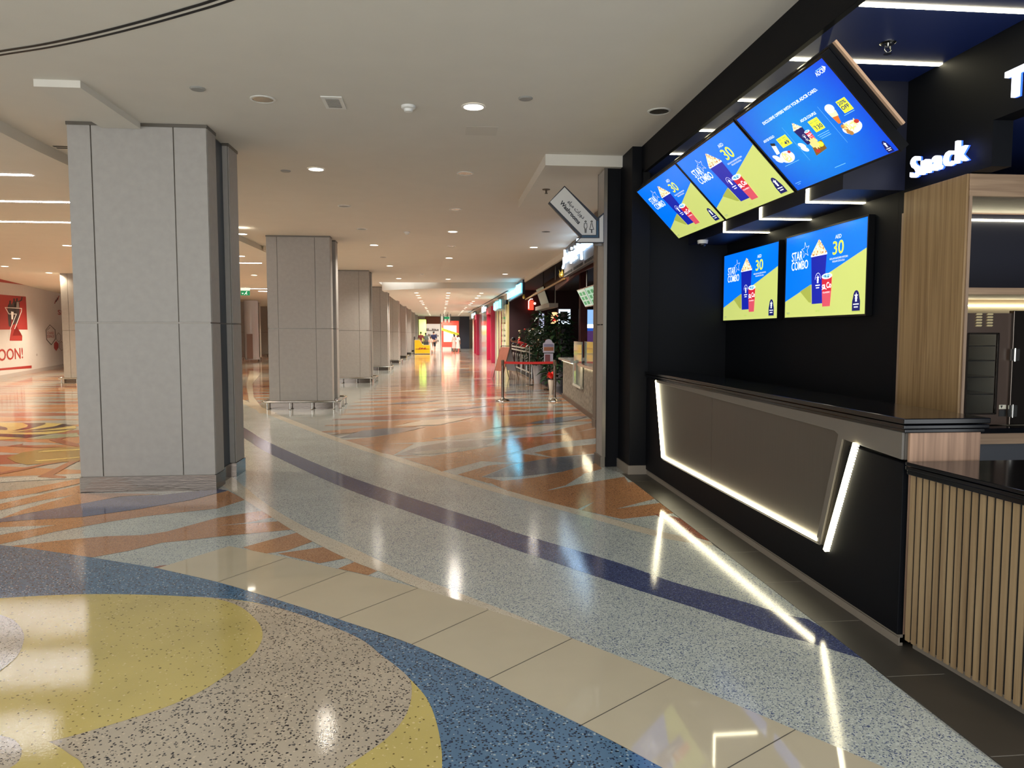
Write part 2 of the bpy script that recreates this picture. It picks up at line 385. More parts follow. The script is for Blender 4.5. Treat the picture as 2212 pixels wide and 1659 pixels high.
for pts in ([(650, 668), (780, 655), (950, 632), (1120, 596), (1340, 560), (1690, 575), (1500, 600), (1340, 655), (1100, 680), (850, 692), (720, 705)],
            [(1560, 662), (1900, 640), (2100, 600), (2125, 655), (1800, 690), (1500, 722)], [(1250, 745), (1560, 702), (1700, 722), (1420, 792), (1300, 802)],
            [(560, 640), (760, 598), (1000, 575), (1240, 560), (1040, 592), (900, 602), (720, 622)], [(1380, 560), (1700, 530), (2070, 505), (1860, 540), (1690, 574), (1500, 585)],
            [(1760, 640), (1960, 590), (2125, 560), (2125, 590), (1950, 630)]):
    c5(pts, 'orange', 5)
c5([(1150, 660), (1420, 625), (1700, 610), (1500, 645), (1300, 668)], 'far', 6)
c5([(1000, 745), (1280, 715), (1500, 700), (1330, 735), (1120, 752)], 'far', 8)
# --- polished beige tiles
inl(smooth_line(tl_hi)+smooth_line(tl_lo)[::-1], 'tile', 8)
JD = len(TK)+2
for a, b in [((470, 1259), (620, 1206)), ((595, 1296), (752, 1235)), ((730, 1339), (903, 1272)), ((890, 1394), (1055, 1319)), ((1055, 1469), (1236, 1381)), ((1256, 1569), (1451, 1466)), ((1480, 1715), (1718, 1579))]:
    A = onZ(*a); Bq = onZ(*b); n = Vector((-(Bq-A).y, (Bq-A).x, 0)).normalized()*.0022
    fl.add([(A+n)[:2]+(LV*9,), (A-n)[:2]+(LV*9,), (Bq-n)[:2]+(LV*9,), (Bq+n)[:2]+(LV*9,)], [(0, 1, 2, 3)], JD)
# --- blue ground and the big leaf
inl([(-700, 1110), (-300, 1160), (0, 1179), (50, 1184), (200, 1206), (340, 1229), (470, 1259), (595, 1296), (730, 1339), (890, 1394), (1055, 1469), (1106, 1496), (1256, 1569), (1426, 1659), (1700, 1815), (1400, 2400), (-900, 2400)], 'blue', 9)
inl(smooth_line([(250, 1290), (470, 1294), (595, 1314), (700, 1349), (780, 1384), (825, 1419), (862, 1447), (885, 1469), (920, 1509), (940, 1554), (952, 1609), (955, 1659), (950, 1760)])+[(600, 2200), (-900, 2200), (-700, 1500), (0, 1400)], 'yellow', 10)
inl(smooth_line([(400, 1291), (470, 1294), (595, 1314), (700, 1349), (780, 1384), (825, 1419), (862, 1447), (887, 1475), (887, 1519), (870, 1559), (835, 1599), (780, 1639), (750, 1659), (600, 1760)])+[(100, 2000), (-600, 2000), (-200, 1600), (100, 1450)], 'speck', 11)
inl([(-700, 1390), (-300, 1320)]+smooth_line([(0, 1295), (100, 1289), (200, 1286), (300, 1287), (400, 1291), (470, 1297), (520, 1314), (555, 1344), (567, 1369), (562, 1394), (540, 1424), (500, 1454), (430, 1499), (350, 1534), (250, 1566), (165, 1591), (107, 1606)])+[(0, 1620), (-600, 1750)], 'yellow', 12)
inl([(-500, 1640)]+smooth_line([(0, 1591), (65, 1596), (110, 1609), (150, 1634), (185, 1668), (230, 1800)])+[(-500, 2000)], 'yellow', 14)
inl([(-300, 1620)]+smooth_line([(0, 1594), (30, 1602), (47, 1624), (40, 1650), (20, 1665)])+[(-200, 1900)], 'speck', 15)
inl([(-400, 1290)]+smooth_line([(0, 1331), (30, 1344), (50, 1369), (50, 1394), (35, 1424), (0, 1454)])+[(-400, 1600)], 'speck', 15)
# --- sunburst leaf inlay in the left hall
c6 = lambda pts, key, lvl: inl(pts, key, lvl, 7.211, 0, 870)
c6([(-600, 340), (0, 310), (420, 314), (760, 316), (980, 328), (1170, 360), (1190, 400), (1000, 460), (700, 500), (420, 548), (0, 580), (-600, 620)], 'yellow', 5)
c6([(355, 318), (700, 318), (712, 332), (640, 360), (420, 420), (190, 442), (420, 380), (436, 352)], 'dark', 6)
c6([(980, 330), (1170, 356), (900, 396), (600, 432), (270, 452), (560, 412), (860, 368)], 'dark', 6)
c6([(1170, 400), (1130, 414), (900, 442), (500, 465), (110, 464), (500, 445), (900, 428)], 'dark', 6)
c6([(-400, 470), (0, 486), (400, 498), (760, 494), (400, 552), (0, 530), (-400, 510)], 'dark', 6)
c6([(-200, 360), (0, 368), (90, 384), (122, 410), (100, 428), (0, 424), (-200, 420)], 'dark', 6)
c6([(400, 575), (700, 520), (1200, 470), (1220, 530), (800, 560)], 'green', 4)
c6([(110, 860), (340, 780), (560, 740), (800, 705), (1240, 690), (1240, 905), (900, 935), (420, 970), (240, 930)], 'tan', 5)
c6([(565, 775), (700, 750), (1240, 722), (1240, 740), (620, 772)], 'yellow', 6)
c6([(530, 905), (700, 892), (1240, 845), (1240, 858), (600, 918)], 'yellow', 6)
c6([(760, 580), (960, 545), (1110, 525), (950, 572), (1230, 650), (1230, 690), (1000, 655)], 'red', 6)
c6([(110, 680), (370, 640), (330, 662), (700, 682), (1040, 690), (600, 705)], 'red', 6)
c6([(0, 1090), (420, 1010), (700, 945), (1000, 925), (700, 975), (380, 1050), (0, 1120)], 'red', 6)
c6([(580, 1160), (760, 1075), (1080, 920), (1240, 905), (1080, 985), (830, 1130), (1000, 1150), (1050, 1165), (1000, 1180), (860, 1182)], 'red', 6)
c6([(-300, 1180), (0, 1180), (580, 1150), (1260, 1110), (1260, 1180), (500, 1215), (-300, 1260)], 'pale', 4)
# --- brown tile margin in front of the snack counter
xb = [(1.93, -.6), (1.93, 2.3), (1.93, 5), (1.93, 6.6), (1.93, 7.62), (1.98, 7.62), (2.60, 7.62), (2.60, -.6)]
fl.prism(xb, 0, LV*9, 'xy', len(TK)+1)
for i in range(-2, 9):
    yy = 2.93+.61*i
    if yy < 7.6: fl.box((1.93, yy-.002, LV*9), (2.2, yy+.002, LV*9+.0002), len(TK))
floor = struct(fl.obj('floor', FM))

# ================================================================ CEILING, WALLS
cb = B()
cb.box((-30, -1.0, CEIL), (2.13, 7.9, CEIL+.2)); cb.box((-30, 7.9, CEIL), (2.93, 28, CEIL+.2)); cb.box((-30, 28, CEIL), (-2.3, 90, CEIL+.2))
# shallow dropped boxes and steps
cb.box((-3.08, 6.05, 3.385), (-2.74, 7.183, CEIL))
cb.box((1.14, 7.98, 3.32), (2.4, 10.7, CEIL))
cb.prism([(-2.3, 29.5), (-1.0, 28.4), (.4, 27.9), (2.93, 27.6), (2.93, 46), (-2.3, 46)], 3.22, CEIL+.2)
cb.prism([(-2.3, 46), (2.93, 46), (2.93, 90), (-2.3, 90)], 3.30, CEIL+.2)
# curved bulkhead of the left hall: its ceiling sits lower
bl = smooth_line([(-3.5, 3.0), (-3.78, 5.0), (-3.97, 7.2), (-4.02, 8.4), (-4.0, 11), (-3.93, 15), (-3.9, 17), (-3.8, 23), (-3.8, 80)], 5)
cb.prism([(p[0], p[1]) for p in bl]+[(-30, 80), (-30, 3.0)], 3.33, CEIL+.1)
ceiling = struct(cb.obj('ceiling', M['ceil']))
# right shop front line above the shops (ceiling edge trim)
tb = B(); tb.box((2.9, 10.8, 3.30), (2.96, 28, CEIL)); tb.box((2.86, 28, 3.0), (2.95, 60, 3.3))
struct(tb.obj('trim_1', M['ceil']))
# back wall far away and left outer walls
wb = B(); wb.box((-30, 78, 0), (9, 78.3, 3.6)); struct(wb.obj('wall_back', mat('far_wall_paint', (188, 170, 158), .7)))
wl = B(); wl.box((-30.3, -3, 0), (-30, 90, 3.6)); struct(wl.obj('wall_left', M['ceil']))

# ================================================================ SNACK BAR SHELL
UZ, LZ, WX = 3.17, 2.46, 3.10
sb = B()
sb.box((WX, 4.76, 0), (WX+.12, 7.75, 3.44)); sb.box((WX+.0005, 4.095, 0), (WX+.012, 4.76, 2.445)); sb.box((WX, 4.09, 2.445), (WX+.12, 4.76, 3.44)); sb.box((WX, 3.92, 2.445), (WX+.12, 4.09, 3.44)); sb.box((WX, -1.5, 2.70), (WX+.12, 3.92, 3.44))
struct(sb.obj('wall_right', M['blackwall']))
eb = B(); eb.box((2.19, 7.75, 0), (WX+.12, 7.9, 3.44)); struct(eb.obj('wall_end', M['blackwall']))
cbx = B(); cbx.box((2.13, -1.5, UZ), (WX, 7.75, CEIL), 0); cbx.box((WX+.12, -1.5, 2.70), (6.2, 6.2, 2.8), 0)
struct(cbx.obj('ceiling', M['navy']))
so = B(); so.box((2.665, 4.70, LZ), (WX, 7.75, UZ), 0); struct(so.obj('ceiling', mat('dark_navy_paint', (17, 21, 42), .5)))
be = B(); be.box((2.09, -1.5, 3.165), (2.13, 7.57, CEIL+.02)); be.box((2.09, 7.50, 2.98), (2.16, 7.57, 3.2)); struct(be.obj('trim_2', M['black'], bevel=.003))
rb = B(); rb.box((6.1, -1.5, 0), (6.2, 6.2, 2.7)); rb.box((WX+.12, 6.1, 0), (6.1, 6.2, 2.7)); struct(rb.obj('wall_back', M['blackwall']))
# black corner pier between the bar and the hall
pb = B(); pb.prism([(1.99, 7.57), (2.19, 7.57), (2.19, 8.06), (1.99, 8.06)], .09, CEIL); pb.box((1.83, 8.06, 0), (2.3, 8.3, CEIL))
pier = struct(pb.obj('wall_pier', M['black'], bevel=.004))
kb = B(); kb.prism([(1.975, 7.555), (2.195, 7.555), (2.195, 8.06), (1.975, 8.06)], 0, .10); struct(kb.obj('baseboard_pier', mat('taupe_skirting', (128, 118, 106), .5), bevel=.003))
wp = B(); wp.box((1.80, 8.03, .12), (1.83, 8.34, 1.60)); wp.box((1.80, 8.03, 1.612), (1.83, 8.34, 3.30)); wp.box((1.78, 8.02, 0), (1.83, 8.36, .12), 1); wp.box((1.83, 8.30, 0), (2.4, 8.40, 3.44), 2)
wp.box((1.797, 8.02, .12), (1.835, 8.032, 3.31), 3); wp.box((1.797, 8.335, .12), (1.835, 8.35, 3.31), 3)
struct(wp.obj('wall_end', [M['panel'], M['joint'], M['ceil'], M['joint']]))

# ---------------------------------------------------------------- snack counter
ct = thing('snack_counter', 'long dark snack counter with a glowing outlined grey front panel', 'counter', (2.2, 5.4, 0))
b = B(); b.box((2.23, 3.24, .06), (2.54, 7.6, 1.05)); b.obj('body', M['black'], ct)
b = B(); P = [(7.6, .06), (7.6, 1.04), (7.27, 1.04), (7.02, .265), (3.90, .285), (3.69, .905), (3.225, .89), (3.225, .06)]
b.prism(P, 2.17, 2.20, 'yz'); b.obj('plinth', M['black'], ct, bevel=.003)
b = B(); b.prism([(7.27, 1.04), (7.02, .265), (5.72, .272), (5.72, 1.04)], 2.185, 2.23, 'yz'); b.prism([(5.716, 1.04), (5.716, .272), (3.96, .285), (3.755, .93), (3.24, .905), (3.24, 1.05), (5.716, 1.05)], 2.185, 2.23, 'yz')
b.obj('front_panel', M['dgrey'], ct)
b = B(); b.prism([(7.25, 1.045), (7.25, 1.01), (3.84, .965), (3.80, .95), (4.005, .30), (3.96, .285), (3.755, .93), (3.24, .905), (3.24, 1.05)], 2.17, 2.184, 'yz'); b.obj('front_rail', mat('taupe_laminate', (104, 98, 90), .4), ct, bevel=.003)
b = B(); b.box((2.15, 3.20, 1.055), (2.58, 7.6, 1.075)); b.box((2.165, 3.215, 1.035), (2.57, 7.6, 1.055)); b.box((2.15, 3.20, 1.078), (2.585, 7.6, 1.105)); b.obj('worktop', M['bgloss'], ct, bevel=.004)
b = B(); b.box((2.20, 3.225, .02), (2.555, 3.24, 1.035)); b.obj('end_panel', woodmat('pinkish_oak', (186, 150, 124), (142, 112, 92)), ct)
b = B(); b.box((2.185, 3.225, .02), (2.23, 7.6, .06)); b.box((2.178, 3.225, .0), (2.2, 7.57, .045)); b.obj('kick_plate', mat('taupe_skirting'), ct)
def strip(b, p, q, w, x0, x1):
    p = Vector(p); q = Vector(q); n = Vector((-(q-p).y, (q-p).x)).normalized()*w/2
    b.prism([tuple(p+n), tuple(p-n), tuple(q-n), tuple(q+n)], x0, x1, 'yz')
b = B(); strip(b, (7.235, 1.03), (6.99, .285), .022, 2.166, 2.186); b.obj('light_strip', M['led'], ct)
b = B(); strip(b, (6.99, .288), (3.99, .308), .018, 2.166, 2.186); b.obj('light_strip', M['led'], ct)
b = B(); strip(b, (3.62, .925), (3.885, .275), .022, 2.156, 2.17); b.obj('light_strip', M['led'], ct)
b = B()
for k in range(44):
    t = (k+.5)/44; yy = 3.595+.265*t; zz = .925-.65*t
    b.box((2.158, yy-.006, zz-.004), (2.17, yy+.006, zz+.004))
b.obj('light_dots', mat('led_dots', (255, 250, 225), emit=6), ct)
# little kick light reflected on the panel is real light from the strips
# ---------------------------------------------------------------- slatted till counter in front
sc = thing('slatted_counter', 'curved till counter clad in vertical oak slats with a black top', 'counter', (2.4, 2.4, 0))
cur = smooth_line([(2.185, 3.19), (2.20, 3.0), (2.215, 2.80), (2.235, 2.55), (2.275, 2.25), (2.35, 1.95), (2.50, 1.68), (2.74, 1.50), (3.05, 1.42)], 8)
def along(path, s):
    for i in range(len(path)-1):
        a = Vector(path[i]); c = Vector(path[i+1]); L = (c-a).length
        if s <= L: return a+(c-a)*(s/L), (c-a).normalized()
        s -= L
    return Vector(path[-1]), (Vector(path[-1])-Vector(path[-2])).normalized()
def offs(path, d):
    out = []
    for i in range(len(path)):
        t = (Vector(path[min(i+1, len(path)-1)])-Vector(path[max(0, i-1)])).normalized(); n = Vector((t.y, -t.x))*-1
        out.append(tuple(Vector(path[i])+Vector((t.y, -t.x))*d))
    return out
core = offs(cur, -.006)
b = B(); b.prism(core+[(3.05, 3.19)], .06, .862); b.obj('body', M['dark'], sc)
b = B(); b.prism(offs(cur, -.045)+[(3.05, 3.18)], 0, .06); b.obj('kick_plate', mat('taupe_skirting'), sc)
b = B(); s = .0
while s < 2.25:
    p, t = along(cur, s+.015)
    b.add([tuple(Vector((p.x, p.y, 0))+Vector((t.x, t.y, 0))*a+Vector((t.y, -t.x, 0))*c+Vector((0, 0, z))) for z in (.05, .862) for a, c in ((-.0135, -.006), (.0135, -.006), (.0135, .0), (-.0135, .0))],
        [(0, 1, 2, 3), (7, 6, 5, 4), (0, 4, 5, 1), (1, 5, 6, 2), (2, 6, 7, 3), (3, 7, 4, 0)])
    s += .0405
b.obj('slat_cladding', M['slat'], sc)
b = B(); b.prism(offs(cur, .03)+[(3.08, 3.185)], .868, .885); b.prism(offs(cur, .02)+[(3.08, 3.19)], .845, .868); b.prism(offs(cur, .03)+[(3.08, 3.185)], .888, .905); b.obj('worktop', M['bgloss'], sc, bevel=.003)

# ---------------------------------------------------------------- oak wall unit with niches
un = thing('oak_wall_unit', 'tall oak framed wall unit with two lit niches behind the bar', 'shelving', (3.1, 4.09, 0))
b = B(); b.box((3.085, 4.09, .947), (3.099, 4.68, 2.44)); b.obj('side_panel', M['wood'], un, bevel=.002)
b = B(); b.box((3.1, 4.085, 2.31), (6, 4.11, 2.44)); b.obj('header', M['woodh'], un, bevel=.002)
b = B(); b.box((3.1, 4.083, .947), (3.118, 4.72, 2.31)); b.obj('upright', woodmat('oak_grey', (166, 140, 116), (134, 110, 90)), un)
b = B(); b.box((3.118, 4.085, 1.735), (6, 4.72, 1.775)); b.obj('shelf', M['woodh'], un)
b = B(); b.box((3.118, 4.11, 2.315), (6, 4.72, 2.34)); b.obj('top_board', woodmat('walnut', (110, 84, 72), (84, 62, 54), 'x'), un)
b = B(); b.box((3.118, 4.72, 1.775), (6, 4.75, 2.44)); b.obj('back_panel', mat('blue_black_board', (30, 32, 46), .5), un)
b = B(); b.box((3.118, 4.72, .947), (6, 4.75, 1.735)); b.obj('back_panel', mat('brushed_back', (150, 140, 120), .45), un)
b = B(); b.box((3.118, 4.705, 2.268), (6, 4.72, 2.28)); b.obj('light_strip', M['led'], un)
b = B(); b.box((3.118, 4.705, 1.69), (6, 4.72, 1.699)); b.obj('light_strip', M['led'], un)
bc = thing('back_counter', 'low back counter with a black top and oak edge under the warmer', 'counter', (3.1, 4.0, 0))
b = B(); b.box((3.116, 3.99, .915), (6, 4.70, .945)); b.obj('worktop', M['bgloss'], bc, bevel=.003)
b = B(); b.box((3.13, 4.0, .85), (6, 4.02, .913)); b.obj('edge_strip', M['woodh'], bc)
b = B(); b.box((3.13, 4.03, 0), (6, 4.08, .85)); b.obj('front', mat('grey_blue_front', (70, 72, 78), .35), bc)
# food warmer
wm = thing('food_warmer', 'brown food warmer cabinet with glass side window and steel door', 'cabinet', (3.2, 4.13, .945))
b = B()
x0, x1, y0, y1, z0, z1 = 3.122, 3.43, 4.12, 4.62, .95, 1.625
wx0, wx1, wz0, wz1 = 3.155, 3.35, 1.02, 1.50
b.box((x0, y0, z0), (wx0, y0+.02, z1)); b.box((wx1, y0, z0), (x1, y0+.02, z1)); b.box((wx0, y0, wz1), (wx1, y0+.02, z1)); b.box((wx0, y0, z0), (wx1, y0+.02, wz0))
b.box((x0, y0+.02, z0), (x0+.015, y1, z1)); b.box((x0, y1-.015, z0), (x1, y1, z1)); b.box((x0, y0+.02, z0), (x1, y1, z0+.02)); b.box((x0, y0+.02, z1-.02), (x1, y1, z1))
body = b.obj('body', mat('brown_enamel', (70, 54, 44), .35), wm)
b = B()
for z in (1.13, 1.235, 1.335, 1.425): b.box((x0+.02, y0+.03, z), (x1-.02, y1-.02, z+.006))
b.obj('shelf', M['steel'], wm)
b = B(); b.box((wx0, y0+.004, wz0), (wx1, y0+.008, wz1)); b.obj('window_glass', mat('clear_glass', (235, 240, 240), .03, trans=1), wm)
b = B(); b.box((wx0-.006, y0-.005, wz0-.006), (wx0+.004, y0, wz1+.006)); b.box((wx1-.004, y0-.005, wz0-.006), (wx1+.006, y0, wz1+.006)); b.box((wx0, y0-.005, wz1-.002), (wx1, y0, wz1+.008)); b.box((wx0, y0-.005, wz0-.008), (wx1, y0, wz0+.002)); b.obj('window_frame', M['steel'], wm)
for cx in (3.195, 3.265):
    b = B()
    for k in range(5): b.prism([(cx, 1.545+.017*k), (cx+.036, 1.545+.017*k), (cx+.042, 1.551+.017*k), (cx+.036, 1.556+.017*k), (cx+.006, 1.556+.017*k)], y0-.008, y0, 'xz')
    b.obj('vent_louvres', mat('warm_metal', (230, 210, 160), .3, metal=.6), wm)
b = B(); b.box((x1, y0-.02, .95), (x1+.02, y0+.02, 1.64)); b.box((x1+.02, y0-.01, .95), (x1+.4, y0+.015, 1.64)); dr = b.obj('door', M['steel'], wm, bevel=.003)
for z in (1.03, 1.37):
    b = B(); b.box((x1-.012, y0-.03, z-.03), (x1+.008, y0-.02, z+.04)); b.box((x1+.012, y0-.03, z-.03), (x1+.04, y0-.02, z+.04)); b.tube([(x1+.01, y0-.03, z-.035), (x1+.01, y0-.03, z+.045)], .005); b.obj('hinge', M['chrome'], dr)
b = B(); b.box((3.375, y0-.003, 1.045), (3.42, y0, 1.07), 0); b.prism([(3.382, 1.066), (3.396, 1.066), (3.389, 1.05)], y0-.005, y0-.003, 'xz', 1); b.box((3.375, y0-.003, 1.0), (3.42, y0, 1.04), 2); b.obj('rating_plate', [mat('plate_cream', (220, 215, 195)), M['dark'], mat('plate_black', (30, 30, 30))], wm)

# ---------------------------------------------------------------- ceiling line lights of the bar
for k, (yy, full) in enumerate(((3.64, 1), (4.385, 1), (5.17, 0), (5.955, 0), (6.74, 0))):
    lab = ['long white light bar in the navy ceiling nearest the camera', 'long white light bar crossing the navy ceiling behind the menu screens',
           'L-shaped light line ending above the right wall screen', 'L-shaped light line ending between the two wall screens', 'L-shaped light line ending above the left wall screen'][k]
    t = thing('linear_ceiling_light', lab, 'ceiling light', (2.6, yy, UZ), 'light lines in the snack bar ceiling')
    w = .019
    b = B(); b.box((2.131, yy-w, UZ-.006), ((WX-.0 if full else 2.665), yy+w, UZ-.0005)); b.obj('diffuser', M['led'], t)
    if not full:
        b = B(); b.box((2.659, yy-w, LZ-.006), (2.6645, yy+w, UZ-.006)); b.obj('diffuser', M['led'], t)
        b = B(); b.box((2.665, yy-w, LZ-.006), (WX, yy+w, LZ-.0005)); b.obj('diffuser', M['led'], t)

# ---------------------------------------------------------------- sprinkler, camera
sp = thing('sprinkler', 'chrome sprinkler head on the navy ceiling', 'sprinkler', tuple(onZ(1918, 92, UZ)))
L0 = onZ(1918, 92, UZ)
b = B(); b.lathe([(.045, -.004), (.045, 0)], L0, n=24); b.lathe([(.035, -.012), (.045, -.003)], L0); b.obj('rosette', M['chrome'], sp, smooth=True)
b = B(); b.tube([L0, L0+Vector((0, 0, -.03))], .01); b.tube([L0+Vector((.016, 0, -.02)), L0+Vector((.02, 0, -.04)), L0+Vector((0, 0, -.06))], .004); b.tube([L0+Vector((-.016, 0, -.02)), L0+Vector((-.02, 0, -.04)), L0+Vector((0, 0, -.06))], .004); b.lathe([(.022, -.064), (.022, -.06)], L0); b.obj('head', M['chrome'], sp, smooth=True)
L1 = onZ(1518, 519, LZ)
dc = thing('dome_camera', 'small white dome security camera under the low black soffit', 'security camera', tuple(L1))
b = B(); b.lathe([(.05, -.035), (.055, 0)], L1); b.obj('housing', M['white'], dc, smooth=True)
b = B(); b.ball(L1+Vector((0, 0, -.04)), .036, n=14, sc=(1, 1, .8)); b.obj('lens_dome', mat('smoked_dome', (26, 28, 36), .1), dc, smooth=True)

# ---------------------------------------------------------------- lit lettering
def channel_letters(word, y_left, y_right, z_base, size, label, bold):
    """individual lit letters standing off the black wall at x = WX, reading towards the camera"""
    me = [text_mesh(c, size, bold, .012) for c in word]
    adv = []; x = 0
    full = text_mesh(word, size, bold, .012)
    w = max(v.co.x for v in full.vertices)-min(v.co.x for v in full.vertices)
    t = thing('illuminated_sign', label, 'sign', (WX-.05, (y_left+y_right)/2, z_base))
    widths = [max(v.co.x for v in m_.vertices)-min(v.co.x for v in m_.vertices) for m_ in me]
    gap = size*.13; tot = sum(widths)+gap*(len(me)-1); k = (y_left-y_right)/tot; x = 0
    for m_, wd in zip(me, widths):
        b = B(); mn = min(v.co.x for v in m_.vertices)
        T = frame((WX-.05, y_left-(x)*k, z_base), (0, -1, 0), (-1, 0, 0)) @ Matrix.Diagonal((k, 1, 1, 1)) @ Matrix.Translation((-mn, 0, 0))
        b.mesh(m_, T, 0)
        b.mesh(m_, frame((WX-.032, y_left-(x)*k, z_base), (0, -1, 0), (-1, 0, 0)) @ Matrix.Diagonal((k, 1, .5, 1)) @ Matrix.Translation((-mn, 0, 0)), 1)
        b.obj('letter', [mat('letter_face', (235, 240, 255), emit=1.7), mat('letter_halo', (50, 96, 255), emit=2.0)], t)
        x += wd+gap
    return t
channel_letters('Snack', 4.56, 4.05, 2.51, .185, 'white glowing Snack lettering with a blue halo on black wall', .0015)
channel_letters('T', 3.775, 3.64, 2.765, .20, 'white glowing letter T cut by the right frame edge', .006)

# ================================================================ MENU SCREENS
SE = 1.0
def em(name, rgb, e=SE): return mat('screen_'+name, rgb, .25, emit=e)
SM = [em('blue', (0, 112, 236)), em('lime', (190, 200, 112)), em('lime_shade', (158, 166, 74)), em('bucket_blue', (20, 34, 160)), em('cola_red', (196, 40, 58)),
      em('cola_pink', (206, 78, 96)), em('white', (240, 246, 250)), em('yellow', (226, 236, 60)), em('popcorn', (236, 220, 180)), em('popcorn_gold', (172, 122, 62)),
      em('navy', (16, 22, 92)), em('deep_blue', (0, 76, 220)), em('sky_blue', (0, 146, 236)), em('pale_blue', (120, 190, 240)), em('orange', (214, 110, 40)),
      em('brown', (120, 84, 30)), em('plate', (216, 222, 230)), em('fries', (226, 208, 130)), em('black', (18, 18, 22)), em('sauce', (178, 50, 40))]
BLUE, LIME, LSH, BUCK, RED, PINK, WHI, YEL, POP, GOLD, NAVY, DBL, SKY, PAL, ORA, BRO, PLA, FRI, BLK, SAU = range(20)
def star_pts(cx, cy, R, r=None, n=5, rot=PI/2):
    r = r or R*.42
    return [(cx+(R if k % 2 == 0 else r)*math.cos(rot+PI*k/n), cy+(R if k % 2 == 0 else r)*math.sin(rot+PI*k/n)) for k in range(2*n)]
def ell(cx, cy, a, b_, rot=0, n=22):
    return [(cx+a*math.cos(2*PI*k/n)*math.cos(rot)-b_*math.sin(2*PI*k/n)*math.sin(rot), cy+a*math.cos(2*PI*k/n)*math.sin(rot)+b_*math.sin(2*PI*k/n)*math.cos(rot)) for k in range(n)]
class G:
    """flat artwork of a screen in units of its height (u 0..1.777, v 0..1)"""
    def __init__(s): s.it = []
    def p(s, pts, mi, l=1): s.it.append(('p', pts, mi, l)); return s
    def line(s, pts, w, mi, l=3, close=False):
        P = [Vector(q) for q in pts]
        if close: P.append(P[0])
        for a, c in zip(P[:-1], P[1:]):
            d = (c-a).normalized()*w*.5; n = Vector((-d.y, d.x)); s.p([tuple(a-d+n), tuple(a-d-n), tuple(c+d-n), tuple(c+d+n)], mi, l)
        return s
    def t(s, txt, x, y, h, w, mi, l=5, bold=.02): s.it.append(('t', txt, x, y, h, w, mi, l, bold)); return s
    def emit(s, b, T, h):
        for it in s.it:
            if it[0] == 'p':
                _, pts, mi, l = it; ar = sum(pts[i][0]*pts[(i+1) % len(pts)][1]-pts[(i+1) % len(pts)][0]*pts[i][1] for i in range(len(pts)))
                if ar < 0: pts = pts[::-1]
                bm = bmesh.new(); f = bm.faces.new([bm.verts.new((x*h, y*h, l*.0003)) for x, y in pts]); bmesh.ops.triangulate(bm, faces=[f]); bm.verts.index_update()
                b.add([v.co[:] for v in bm.verts], [tuple(v.index for v in q.verts) for q in bm.faces], mi, T); bm.free()
            else:
                _, txt, x, y, th, tw, mi, l, bold = it
                me = text_mesh(txt, 1.0, bold, 0, 'LEFT'); xs = [v.co.x for v in me.vertices]; ys = [v.co.y for v in me.vertices]
                k = h*th/(max(ys)-min(ys)); kx = h*tw/(max(xs)-min(xs))
                b.mesh(me, T @ Matrix.Translation((x*h-min(xs)*kx, y*h-min(ys)*k, l*.0003)) @ Matrix.Diagonal((kx, k, 1, 1)), mi)
def popcorn(g, cx, y0, w, hgt, l=2, seed=1):
    r = random.Random(seed)
    g.p([(cx-w*.52, y0), (cx+w*.52, y0), (cx+w*.34, y0+hgt*.4), (cx+w*.12, y0+hgt*.82), (cx, y0+hgt), (cx-w*.13, y0+hgt*.8), (cx-w*.35, y0+hgt*.38)], POP, l)
    for k in range(110):
        v = r.random()**1.3; hw = w*.5*(1-v*.97)*1.04+.004; x = cx+r.uniform(-hw, hw); y = y0+v*hgt*.95; q = r.uniform(.008, .017)*w/.36
        g.p(ell(x, y, q, q*.8, r.random()*3, 7), r.choice((POP, WHI, GOLD, GOLD, POP)), l+1+k % 2)
def star_logo(g, cx, cy, s, l=4, plate=True):
    if plate:
        g.p([(cx-s*.5, cy-s*.75), (cx+s*.5, cy-s*.75), (cx+s*.5, cy-s*.1), (cx+s*.38, cy-s*.1)]+[(cx+s*.38*math.cos(a), cy+s*.25+s*.45*math.sin(a)) for a in [PI*k/10 for k in range(11)]]+[(cx-s*.38, cy-s*.1), (cx-s*.5, cy-s*.1)], NAVY, l)
    else:
        g.line([(cx+s*.42*math.cos(a), cy+s*.2+s*.5*math.sin(a)) for a in [PI*k/10 for k in range(11)]], s*.03, WHI, l)
    g.p(star_pts(cx, cy+s*.3, s*.26), WHI, l+1); g.p([(cx-s*.09, cy+s*.25), (cx+s*.09, cy+s*.25), (cx+s*.12, cy-s*.1), (cx-s*.12, cy-s*.1)], WHI, l+1)
    for k, w in enumerate((.7, .5)): g.p([(cx-s*w/2, cy-s*(.32+.2*k)), (cx+s*w/2, cy-s*(.32+.2*k)), (cx+s*w/2, cy-s*(.24+.2*k)), (cx-s*w/2, cy-s*(.24+.2*k))], WHI, l+1)
